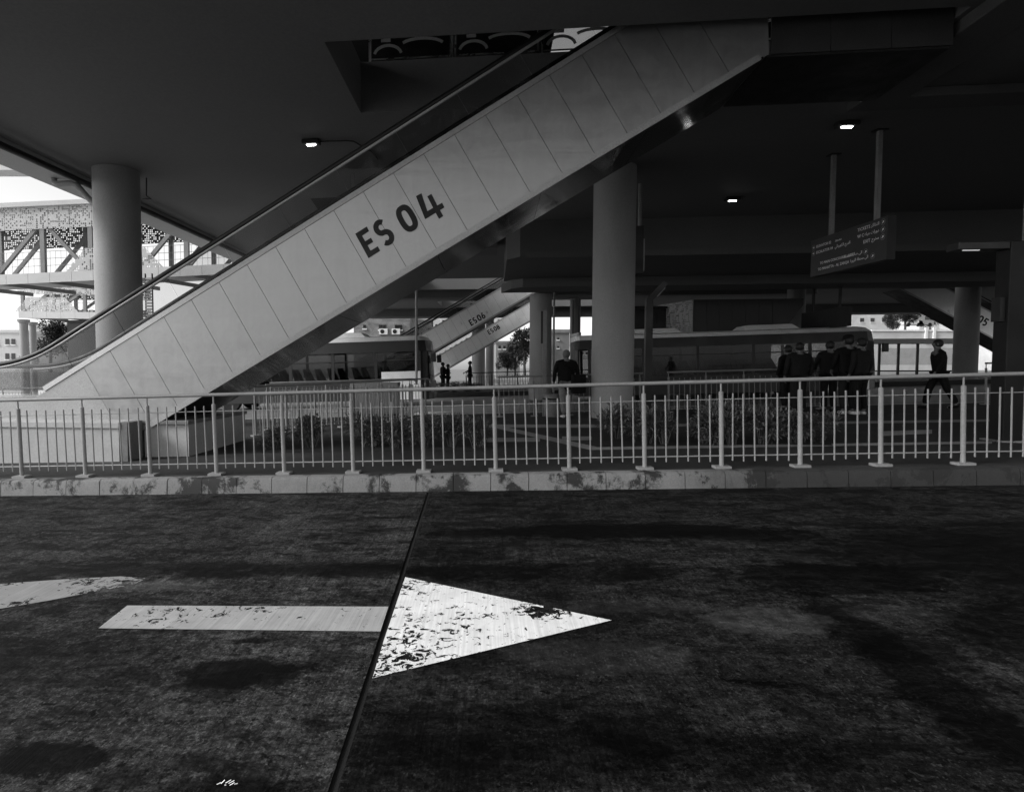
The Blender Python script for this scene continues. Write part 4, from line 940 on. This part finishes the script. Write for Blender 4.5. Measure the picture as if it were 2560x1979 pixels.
# ------------------------------------------------------------------ people
def skin_obj(name, verts, edges, radii, mat, parent, root=0, sub=1):
    me = bpy.data.meshes.new(name); me.from_pydata([tuple(v) for v in verts], edges, []); me.materials.append(mat)
    o = link(name, me, parent)
    sm = o.modifiers.new('skin', 'SKIN'); sm.use_smooth_shade = True
    o.data.skin_vertices  # layer exists once the modifier has been added
    if not me.skin_vertices:
        bm = bmesh.new(); bm.from_mesh(me); bm.verts.layers.skin.verify(); bm.to_mesh(me); bm.free()
    for i, r in enumerate(radii):
        sv = me.skin_vertices[0].data[i]; sv.radius = r if isinstance(r, tuple) else (r, r); sv.use_root = (i == root)
    ss_ = o.modifiers.new('sub', 'SUBSURF'); ss_.levels = sub; ss_.render_levels = sub
    return o
def person(label, loc, rz, h=1.72, jacket='cloth_black', trousers='cloth_charcoal', shoes='cloth_black', hair='hair', stride=.0, group=None, cap=False, bag=None, long_coat=False, arm=(0., 0.), lean=0., wide=1.):
    k = h/1.72
    J = {}
    J['pel'] = (0, 0, .96); J['sp'] = (0, .01+lean*.3, 1.12); J['ch'] = (0, lean*.7, 1.32); J['nk'] = (0, lean+.0, 1.47); J['h0'] = (0, lean+.02, 1.53); J['h1'] = (0, lean+.03, 1.60); J['h2'] = (0, lean+.01, 1.66)
    for s, n in ((-1, 'l'), (1, 'r')):
        f = stride*s; a = arm[0 if s < 0 else 1]
        J['hip'+n] = (s*.095, 0, .92); J['kn'+n] = (s*.10, f*.55+.02, .51); J['an'+n] = (s*.10, f*1.0-.03-max(0, -f)*.15, .085+max(0, -f)*.12); J['to'+n] = (s*.115, f*1.0+.13, .035+max(0, -f)*.02)
        J['sh'+n] = (s*.175*wide, lean*.8, 1.385); J['el'+n] = (s*(.225*wide), lean*.6-.03-f*.25+a*.12, 1.13+a*.03); J['wr'+n] = (s*(.215*wide-a*.12), lean*.6+.06-f*.45+a*.30, .90+a*.28); J['pa'+n] = (s*(.205*wide-a*.15), lean*.6+.09-f*.5+a*.36, .83+a*.33)
    V = lambda q: Vector(J[q])*k
    root = link('person', None, None, loc, rz); tag(root, label, 'person', group)
    # body: one continuous skin mesh with hands
    names = ['pel', 'sp', 'ch', 'nk', 'h0', 'h1', 'h2']; verts = [V(n) for n in names]; rad = [(.12*k, .085*k), (.10*k, .075*k), (.115*k, .075*k), (.064*k, .068*k), (.068*k, .082*k), (.074*k, .095*k), (.05*k, .065*k)]
    edges = [(i, i+1) for i in range(6)]; idx = {n: i for i, n in enumerate(names)}
    def add(n, p, r, par): idx[n] = len(verts); verts.append(p); rad.append(r); edges.append((idx[par], idx[n]))
    for n, s in (('l', -1), ('r', 1)):
        add('sh'+n, V('sh'+n), .05*k, 'ch'); add('el'+n, V('el'+n), .036*k, 'sh'+n); add('wr'+n, V('wr'+n), (.024*k, .03*k), 'el'+n); add('pa'+n, V('pa'+n), (.018*k, .036*k), 'wr'+n)
        d = (V('pa'+n)-V('wr'+n)).normalized(); sd_ = Vector((0, 1, 0)) if abs(d.y) < .8 else Vector((0, 0, 1)); sd_ = (sd_-d*sd_.dot(d)).normalized()
        inw = Vector((-s, 0, 0))
        for q, (o_, ln) in enumerate(((-.030, .062), (-.010, .074), (.010, .070), (.029, .056))):
            b0 = V('pa'+n)+d*.03*k+sd_*o_*k; add('f%d%s' % (q, n), b0+d*.02*k, .0095*k, 'pa'+n); add('g%d%s' % (q, n), b0+d*(.02+ln*.5)*k+inw*.012*k, .009*k, 'f%d%s' % (q, n)); add('t%d%s' % (q, n), b0+d*(.02+ln*.85)*k+inw*.035*k, .007*k, 'g%d%s' % (q, n))
        add('th0'+n, V('pa'+n)-d*.01*k+sd_*.04*k+inw*.01*k, .0105*k, 'pa'+n); add('th1'+n, V('pa'+n)+d*.03*k+sd_*.058*k+inw*.02*k, .009*k, 'th0'+n)
        add('hip'+n, V('hip'+n), .085*k, 'pel'); add('kn'+n, V('kn'+n), .055*k, 'hip'+n); add('an'+n, V('an'+n), .038*k, 'kn'+n); add('to'+n, V('to'+n), (.035*k, .025*k), 'an'+n)
    add('nose', V('h1')+Vector((0, .105*k, -.02*k)), .013*k, 'h1')
    skin_obj('body', verts, edges, rad, MAT['skin'], root)
    # hair: a shaped cap over the skull
    b = MB(); c = V('h1')+Vector((0, -.036*k, .004*k)); n0 = 10
    prof = [(.080*math.sin(a_), .115*math.cos(a_)) for a_ in [.02, .35, .7, 1.05, 1.4, 1.75, 2.1, 2.45, 2.75]]
    smooth_sharp(MB().lathe([(r*k*1.14, z*k*.92) for r, z in reversed(prof)], 18).build('hair', MAT[hair], root), 60).location = c
    root.children[-1].scale = (1., 1.22, 1.)
    for s in (-1, 1):
        e_ = MB().obox(V('h1')+Vector((s*.079*k, -.0, -.012*k)), (.008*k, 0, 0), (0, .018*k, 0), (0, .004*k, .028*k)).build('ear', MAT['skin'], root, bevel=.006)
    if cap:
        o = smooth_sharp(MB().lathe([(.095*k, 0), (.1*k, .03*k), (.09*k, .085*k), (.05*k, .11*k)], 20).build('cap', MAT['cloth_black'], root), 50); o.location = V('h1')+Vector((0, -.005*k, .03*k)); o.scale = (1, 1.18, 1)
        MB().prism([V('h1')+Vector((x*k, y*k, .035*k)) for x, y in ((-.07, .08), (.07, .08), (.05, .18), (-.05, .18))], (0, 0, .008)).build('cap_peak', MAT['cloth_black'], root)
    # clothing
    hem = [] if not long_coat else ['hem']
    J['hem'] = (0, -.01, .66)
    jn = ['pel', 'sp', 'ch']; jv = [V('pel')-Vector((0, 0, .06*k)), V('sp'), V('ch')]; jr = [(.185*k*wide, .125*k), (.172*k*wide, .125*k), (.19*k*wide, .13*k)]; je = [(0, 1), (1, 2)]; ji = {'pel': 0, 'sp': 1, 'ch': 2}
    def jadd(n, p, r, par): ji[n] = len(jv); jv.append(p); jr.append(r); je.append((ji[par], ji[n]))
    jadd('nk', V('nk')+Vector((0, -.012*k, .035*k)), (.086*k, .09*k), 'ch')
    if long_coat: jadd('hem', V('hem'), (.20*k, .15*k), 'pel')
    for n in 'lr':
        jadd('sh'+n, V('sh'+n), .066*k, 'ch'); jadd('el'+n, V('el'+n), .06*k, 'sh'+n); jadd('wr'+n, V('wr'+n), .046*k, 'el'+n)
    skin_obj('jacket', jv, je, jr, MAT[jacket], root, 1)
    tv = [V('pel')-Vector((0, 0, .02*k))]; tr_ = [(.155*k, .115*k)]; te = []
    for n in 'lr':
        i = len(tv); tv += [V('hip'+n)-Vector((0, 0, .06*k)), V('kn'+n), V('an'+n)+Vector((0, 0, .02*k))]; tr_ += [.108*k, .086*k, .072*k]; te += [(0, i), (i, i+1), (i+1, i+2)]
    skin_obj('trousers', tv, te, tr_, MAT[trousers], root, 0)
    for n in 'lr':
        a_, t_ = V('an'+n), V('to'+n); z = min(a_.z, t_.z)
        skin_obj('shoe', [Vector((a_.x, a_.y-.05*k, a_.z-.04*k)), Vector((a_.x, a_.y+.04*k, a_.z-.035*k)), Vector((t_.x, t_.y, t_.z+.005))], [(0, 1), (1, 2)], [.042*k, .046*k, (.04*k, .032*k)], MAT[shoes], root, 1)
    if bag:
        bx, by, bz, w_, hh_ = bag
        MB().obox((bx*k, by*k, bz*k), (w_/2, 0, 0), (0, .06, 0), (0, 0, hh_/2)).build('bag', MAT['cloth_black'], root, bevel=.03)
        MB().tube([Vector((bx*k, by*k, (bz)*k+hh_/2)), V('ch')+Vector((-.08, -.15, .02)), V('nk')+Vector((-.07, 0, -.02))], .014, 6).build('bag_strap', MAT['cloth_black'], root)
    return root
def stand(px, py): return gr(px, py)
person('man in a dark jacket and pale trousers with a shoulder bag by the slim pole', stand(1414, 1045), .12, 1.70, 'cloth_black', 'cloth_grey', 'shoe_pale', 'hair_grey', .10, bag=(.26, -.17, .86, .36, .46), wide=1.3, long_coat=True)
G = 'people waiting behind the railing'
person('leftmost bareheaded person in black of the waiting group', stand(1966, 1026), .3, 1.66, group=G, wide=1.25)
person('broad bareheaded person in dark grey, second from the left of the waiting group', stand(1994, 1034), .05, 1.70, 'cloth_charcoal', 'cloth_charcoal', group=G, wide=1.4)
person('short-haired person with bent elbow in the middle of the waiting group', stand(2070, 1030), -.1, 1.72, 'cloth_charcoal', 'cloth_black', group=G, wide=1.3, arm=(.5, 0))
person('tall person wearing a flat cap in the waiting group', stand(2117, 1036), .0, 1.80, 'cloth_black', 'cloth_charcoal', 'shoe_pale', group=G, cap=True, wide=1.35, arm=(.3, .2))
person('person in a dark coat and pale shoes at the right of the waiting group', stand(2148, 1037), .35, 1.74, 'cloth_charcoal', 'cloth_black', 'shoe_pale', group=G, cap=False, wide=1.25, long_coat=True)
person('person in black striding past the round column at the right', stand(2345, 1022), 1.25, 1.68, 'cloth_black', 'cloth_black', stride=.26, wide=1.4, lean=.05)
def far_stand(px, Y): p = at(px, 960, Y); p.z = gz(p.x, p.y); return p
person('left person of the silhouetted pair embracing behind the far railing', far_stand(1107, 35.4), -1.2, 1.74, group='far silhouettes', long_coat=True, wide=1.4, arm=(.8, .8))
person('right person of the silhouetted pair embracing behind the far railing', far_stand(1120, 35.4), 1.3, 1.62, group='far silhouettes', long_coat=True, wide=1.4, arm=(.6, .6))
person('lone silhouetted person in a long coat facing left behind the far railing', far_stand(1175, 35.2), 1.4, 1.76, group='far silhouettes', long_coat=True, wide=1.4, arm=(.6, .0))

# far island with its railing
isl = MB()
for s0, s1 in ((-6, 12), (12, 34)): isl.hexa([sw(s0, 25.2, -.22), sw(s1, 25.2, -.22), sw(s1, 33, -.22), sw(s0, 33, -.22)], [sw(s0, 25.2, 0), sw(s1, 25.2, 0), sw(s1, 33, 0), sw(s0, 33, 0)])
struct(isl.build('far_pavement', MAT['pave']))
fence('dark far railing in front of the three silhouetted people', fp(5.2, 25.6), fp(15.0, 25.6), 7, MAT['dark_steel'], 9, post_r=.03, bal_r=.012, detail=False)
fence('far railing right of the round column behind the man', fp(15.3, 25.6), fp(22., 25.6), 5, MAT['fence_dim'], 9, post_r=.03, bal_r=.012, detail=False)
for px, wd in ((1100, 1.0), (1135, 1.1), (1165, 1.1), (1195, .9)):
    p = far_stand(px, 34.2); t = thing('shrub', 'low dark shrub at the feet of the %s' % {1100: 'embracing pair on their left', 1135: 'pair, between them and the lone figure', 1165: 'lone silhouetted figure', 1195: 'far column beside the lone figure'}[px], 'shrub', p, px, 'far low shrubs'); t.scale = (wd*1.5, wd*1.5, wd*.9)
    link('foliage', SH[px % 4][0], t); link('stems', SH[px % 4][1], t)

# ------------------------------------------------------------------ footbridges at the left
def footbridge(label, x0, x1, Y, zs, slope, bayw=1.08, deep=4.1, parts=True, phase=0):
    zc0, zc1, zp0, zl1, zl0, zf0 = zs      # cap top, cap bottom, upper fascia bottom, parapet top, parapet bottom, fascia bottom
    t = thing('footbridge', label, 'bridge', (x0, Y, 0)); L = x1-x0; n = int(L/bayw)
    zz = lambda x: slope*x
    def plate(name, xa, xb, z0, z1, y0, y1, mat, par=t, pts=None):
        if pts is None: pts = [(xa, z0+zz(xa)), (xb, z0+zz(xb)), (xb, z1+zz(xb)), (xa, z1+zz(xa))]
        return MB().prism([(x, y0, z) for x, z in pts], (0, y1-y0, 0)).build(name, mat, par)
    plate('roof', 0, L, zc1, zc0, -.15, deep+.15, MAT['panel']); plate('deck', 0, L, zl0-.12, zl0-.02, .06, deep-.06, MAT['truss'])
    for i in range(n):
        a, c = i*bayw+.008, (i+1)*bayw-.008
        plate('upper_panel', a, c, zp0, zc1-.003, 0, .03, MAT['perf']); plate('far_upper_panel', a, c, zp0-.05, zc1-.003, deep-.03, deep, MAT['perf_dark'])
        plate('fascia_panel', a, c, zf0, zl0-.003, 0, .03, MAT['panel'])
        m = (i+phase) % 8
        if m < 4:
            pts = None
            if m == 3: pts = [(a, zl0+zz(a)), (c+.25, zl0+zz(c)), (a+.35, zl1+zz(a)), (a, zl1+zz(a))]
            if m == 0: pts = [(a-.25, zl0+zz(a)), (c, zl0+zz(c)), (c, zl1+zz(c)), (c-.35, zl1+zz(c))]
            plate('parapet_panel', a, c, zl0+.003, zl1, 0, .03, MAT['perf'], pts=pts)
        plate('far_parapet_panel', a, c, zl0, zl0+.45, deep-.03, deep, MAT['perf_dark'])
    if parts:
        k = 0; st = bayw*2.2
        while k*st < L:
            x = k*st+.3
            for y, mt in ((.12, 'truss'), (deep-.25, 'truss')):
                MB().bar((x, y, zl0+zz(x)), (x, y, zc1+zz(x)), .22, .2, Vector((0, 1, 0))).build('post', MAT[mt], t)
                if x+st < L: MB().bar((x+.12, y+.02, zl0+zz(x)+.05) if k % 4 != 2 else (x+st-.12, y+.02, zl0+zz(x)+.05), (x+st-.1, y+.02, zp0+.3+zz(x+st)) if k % 4 != 2 else (x+.1, y+.02, zp0+.3+zz(x)), .18, .16, Vector((0, 1, 0))).build('diagonal', MAT[mt], t)
            MB().bar((x, .1, zf0+zz(x)+.12), (x+1.6, deep-.1, zf0+zz(x)+.12), .12, .2).build('deck_beam', MAT['truss'], t); k += 1
        for y in (.09,):
            for j, z in enumerate((.35, .7, 1.05)): MB().bar((0, y, zl0+z), (L, y, zl0+z+zz(L)), .02, .02).build('guard_rod', MAT['truss'], t)
            for i in range(int(L/.27)): MB().bar((i*.27, y, zl0+zz(i*.27)), (i*.27, y, zl0+1.05+zz(i*.27)), .012, .012, Vector((0, 1, 0))).build('guard_bar', MAT['truss'], t)
    return t
xa, xb = at(0, 600, 30.).x-3.0, -3.5; dz = .047*3.0
footbridge('large footbridge with perforated white screens beyond the left column', xa, xb, 30., (9.40-dz, 9.18-dz, 8.09-dz, 7.04-dz, 5.95-dz, 5.45-dz), .047, phase=2)
xa2, xb2 = at(45, 760, 46.).x, at(335, 760, 46.).x
Z = lambda py: at(60, py, 46.).z
footbridge('lower far footbridge with perforated parapet under the large one', xa2, xb2, 46., (Z(700), Z(706), Z(735), Z(742), Z(778), Z(795)), -.01, deep=3.2, phase=0, parts=True)
for px, w_, Y, lb in ((62, .6, 46.5, 'left support column of the lower far footbridge'), (84, .5, 49., 'second support column of the lower far footbridge'), (203, .7, 47.5, 'support column of the lower footbridge near the glass')):
    p = at(px, 900, Y); z0 = gz(p.x, p.y)-.3; t = thing('concrete_column', lb, 'column', (p.x, p.y, z0)); r = w_/2
    smooth_sharp(MB().lathe([(r, 0), (r, Z(797)-z0-.02)], 24).build('shaft', MAT['column'], t), 50); MB().lathe([(r+.08, Z(797)-z0-.25), (r+.15, Z(797)-z0-.022)], 24).build('capital', MAT['column'], t)
cn = thing('canopy', 'pale canopy edge at the far upper left above the sky gap', 'canopy', at(0, 410, 26.))
MB().box(-6, 1.45, 0, .9, -.25, .25).build('slab', MAT['panel'], cn); MB().box(-6, 1.55, -.1, 1.0, .253, .36).build('roof_edge', MAT['truss'], cn)
for x in (-5.5, -3.2): MB().box(x, x+.25, .3, .55, -10.8, -.253).build('post', MAT['truss'], cn)
# dark service block under the footbridge, seen through the balustrade glass
bq = at(215, 860, 33.); t = thing('service_block', 'dark service building behind the glass under the footbridge', 'building', (bq.x-1.0, 33., gz(bq.x, 33.)-.3))
hb = at(215, 806, 33.).z-gz(bq.x, 33.)+.3
MB().box(0, 4.4, 0, 3, 0, hb).build('wall', MAT['landing_dark'], t); MB().box(-.1, 4.5, -.1, 3.1, hb+.003, hb+.12).build('roof', MAT['dark_steel'], t); MB().box(3.2, 4.1, -.03, -.003, 0, 2.1).build('door', MAT['truss'], t)
lv = thing('louvre_screen', 'narrow louvred screen right of the left column behind the glass', 'screen', at(372, 790, 20.), TH)
for i in range(26): MB().box(-.10, .12, 0, .05, -1.3+i*.1, -1.3+i*.1+.06).build('slat', MAT['truss'], lv)
MB().box(-.12, -.1, .0, .06, -1.4, 1.4).build('frame', MAT['dark_steel'], lv); MB().box(.12, .14, .0, .06, -1.4, 1.4).build('frame', MAT['dark_steel'], lv)

# ------------------------------------------------------------------ far buildings and trees
def building(label, px0, px1, ytop, Y, mat, wins=(), depth=10., rz=0., ac=(), extra=None):
    p0, p1 = at(px0, ytop, Y), at(px1, ytop, Y); z0 = -3.; W = p1.x-p0.x
    t = thing('far_building', label, 'building', (p0.x, Y, z0), rz); H = p0.z-z0
    MB().box(0, W, 0, depth, 0, H).build('wall', MAT[mat], t); MB().box(-.15, W+.15, -.15, depth+.15, H+.003, H+.35).build('parapet', MAT[mat], t)
    for (a, b_, c, d) in wins:
        q0, q1 = at(a, d, Y), at(b_, c, Y)
        o = MB().box(q0.x-p0.x, q1.x-p0.x, -.05, -.004, q0.z-z0, q1.z-z0).build('window', MAT['window'], t)
        MB().box(q0.x-p0.x-.08, q1.x-p0.x+.08, -.12, -.004, q0.z-z0-.12, q0.z-z0-.004).build('sill', MAT['white'], o)
    for (a, c) in ac:
        q = at(a, c, Y); x = q.x-p0.x; z = q.z-z0
        o = MB().box(x-.4, x+.4, -.36, -.01, z-.28, z+.28).build('air_conditioner', MAT['white'], t)
        f = MB().lathe([(.2, 0), (.2, .02)], 16).build('fan', MAT['window'], o); f.location = (x-.1, -.361, z); f.rotation_euler = (math.pi/2, 0, 0)
    return t
building('pale stone house with paired windows at the far left', -40, 52, 832, 72., 'stone', [(14, 23, 847, 861), (29, 38, 847, 861), (14, 23, 883, 898), (29, 38, 883, 898), (-12, -3, 847, 861)])
building('tall pale stepped block behind the footbridge columns', 88, 150, 818, 88., 'stone', [(96, 104, 830, 840), (110, 118, 830, 840), (124, 132, 830, 840), (96, 104, 852, 862), (124, 132, 852, 862)])
building('pale house with a roof tank further right of the stepped block', 112, 186, 834, 80., 'stone', [(120, 128, 846, 856), (140, 148, 846, 856), (160, 168, 846, 856), (120, 128, 870, 880), (160, 168, 870, 880)])
building('rough block building with two air conditioners above the left bus', 884, 1024, 772, 58., 'brick', [(908, 915, 812, 821), (947, 965, 812, 824), (987, 1005, 812, 824)], ac=((959, 829), (990, 829)))
building('pale house between the rough block building and the escalator', 1030, 1080, 802, 66., 'stone', [(1040, 1047, 812, 820), (1040, 1047, 832, 840)])
building('dark apartment block with balconies right of the far column', 1240, 1300, 858, 90., 'stone_dark', [(1246, 1252, 864, 872), (1258, 1264, 864, 872), (1276, 1282, 866, 874), (1246, 1252, 882, 890), (1262, 1268, 882, 890), (1280, 1287, 884, 892)])
building('plain grey wall building with two square windows left of the standing man', 1370, 1424, 832, 62., 'column_dim', [(1393, 1397, 844, 849), (1393, 1397, 865, 870)])
building('pale distant block right of the slender column', 1445, 1500, 858, 84., 'stone', [(1452, 1458, 880, 886), (1464, 1470, 880, 886), (1452, 1458, 868, 874)])
building('wide pale house on the hill behind the right bus', 2130, 2235, 772, 120., 'stone', [(2150, 2160, 795, 805), (2176, 2186, 795, 805), (2205, 2214, 795, 805), (2222, 2230, 795, 805)])
building('pale block on the hill right of the tree', 2300, 2350, 776, 135., 'stone', [(2308, 2314, 788, 796), (2324, 2330, 788, 796)])
building('pale block seen between the lamp post and the edge column', 2525, 2600, 812, 110., 'stone', [(2532, 2538, 826, 834), (2544, 2550, 826, 834), (2532, 2538, 850, 858)])
# hillside at the far right
hl = MB(); prof = [(2020, 900), (2100, 830), (2160, 800), (2260, 792), (2360, 800), (2480, 806), (2600, 800), (2760, 800)]
top = [at(x, y, 150.) for x, y in prof]; low = [Vector((p.x*.86, 112., -2.)) for p in top]
for i in range(len(top)-1): hl.quad(low[i], low[i+1], top[i+1], top[i])
for i in range(len(top)-1): hl.quad(top[i], top[i+1], top[i+1]+Vector((0, 60, -6)), top[i]+Vector((0, 60, -6)))
struct(hl.build('hillside', MAT['forecourt']))
rw = thing('retaining_wall', 'pale low parapet wall across the hillside behind the right bus', 'wall', at(2180, 842, 60.)); MB().box(0, 9.5, 0, .4, -3.5, .55).build('wall', MAT['stone'], rw); MB().box(-.1, 9.6, -.1, .5, .553, .7).build('coping', MAT['white'], rw)
for x in (5.2, 6.0): MB().box(x, x+.25, -.15, -.003, -.6, .9).build('post', MAT['white'], rw)
for i, (px, py, w_, lb) in enumerate(((2285, 810, 3.0, 'white parked van on the hillside beside the tree'), (2316, 810, 2.6, 'grey parked van on the hillside right of the white one'))):
    p = at(px, py+6, 100.); t = thing('parked_van', lb, 'van', p, 0)
    MB().prism([(-w_/2, 0, .25), (w_/2, 0, .25), (w_/2, 0, .95), (w_/2-.7, 0, 1.1), (w_/2-1.1, 0, 1.8), (-w_/2, 0, 1.8)], (0, 1.7, 0)).build('body', MAT['stone' if i == 0 else 'column'], t, bevel=.06)
    MB().prism([(w_/2-1.05, -.01, 1.12), (w_/2-.8, -.01, 1.12), (w_/2-1.15, -.01, 1.65), (w_/2-1.6, -.01, 1.65), (w_/2-1.6, -.01, 1.12)], (0, -.02, 0)).build('window', MAT['window'], t)
    for x in (-w_/2+.6, w_/2-.7):
        w = MB().lathe([(.32, -.1), (.32, .1)], 16).build('wheel', MAT['tyre'], t); w.location = (x, .1, .3); w.rotation_euler = (math.pi/2, 0, 0)
# platform shelter behind the right bus
sp = at(2200, 905, 44.); t = thing('bus_shelter', 'dark framed platform shelter with bright panes right of the bus front', 'shelter', (sp.x, 44., gz(sp.x, 44.)-.2), TH); z0 = gz(sp.x, 44.)-.2
hh = at(2200, 858, 44.).z-z0
MB().box(-.8, 7.2, -.6, 1.8, hh, hh+.16).build('roof', MAT['dark_steel'], t); MB().box(-.9, 7.3, -.75, -.603, hh-.04, hh+.3).build('fascia', MAT['panel'], t)
for i in range(6): MB().box(-.1+i*1.3, .04+i*1.3, 0, .12, 0, hh-.004).build('post', MAT['dark_steel'], t)
for i in range(5): MB().box(.045+i*1.3, 1.195+i*1.3, .05, .07, .9, hh-.35).build('pane', MAT['rail_glass'], t)
MB().box(.0, 6.4, .3, .8, .4, .5).build('bench', MAT['dark_steel'], t)

def tree_mesh(seed, h=5., n=4200, r=1.9):
    rnd = random.Random(seed); b = MB(); tk = MB()
    tk.tube([(0, 0, 0), (.05, .03, h*.3), (.0, .08, h*.55), (.1, .0, h*.8)], [.17, .13, .09, .03], 8)
    lobes = []
    for i in range(9):
        a = rnd.uniform(0, 6.28); q = rnd.uniform(.2, .75)*r; z = h*rnd.uniform(.45, .92); c = Vector((q*math.cos(a), q*math.sin(a), z)); lobes.append((c, rnd.uniform(.45, .8)*r*.62))
        tk.tube([(.02, .03, h*.35+.1*i*.1), tuple(c*.6+Vector((0, 0, h*.18))), tuple(c)], [.06, .04, .015], 5)
    for i in range(n):
        c, q = rnd.choice(lobes); d = Vector((rnd.gauss(0, 1), rnd.gauss(0, 1), rnd.gauss(0, .8))).normalized()
        leaf(b, c+d*q*rnd.uniform(.5, 1.1), d+Vector((rnd.gauss(0, .7), rnd.gauss(0, .7), rnd.gauss(0, .5))), Vector((rnd.gauss(0, .5), rnd.gauss(0, .5), 1)), rnd.uniform(.16, .3), rnd.uniform(.09, .16))
    return b.mesh('crown', MAT['tree_leaf']), tk.mesh('trunk', MAT['bark'])
TR = [tree_mesh(40+i) for i in range(3)]
for i, (px, py, Y, s_, lb) in enumerate(((126, 930, 52., .95, 'small tree in front of the pale houses at the left, seen above the handrail'), (74, 935, 60., .55, 'low bushy tree beside the footbridge column at the far left'), (1312, 940, 62., 1.0, 'dark tree right of the apartment block beside the far column'),
                                         (1288, 940, 70., .8, 'smaller dark tree in front of the apartment block'), (1268, 945, 66., .6, 'low tree left of the dark trees by the far column'), (2262, 842, 92., 1.15, 'spreading dark tree on the hillside right of the bus'), (2232, 842, 96., .8, 'smaller tree left of the spreading hillside tree'), (2325, 835, 110., .9, 'round tree near the hillside vans'))):
    p = at(px, py, Y); t = thing('tree', lb, 'tree', p, i*1.3); t.scale = (s_,)*3
    link('crown', TR[i % 3][0], t); link('trunk', TR[i % 3][1], t)
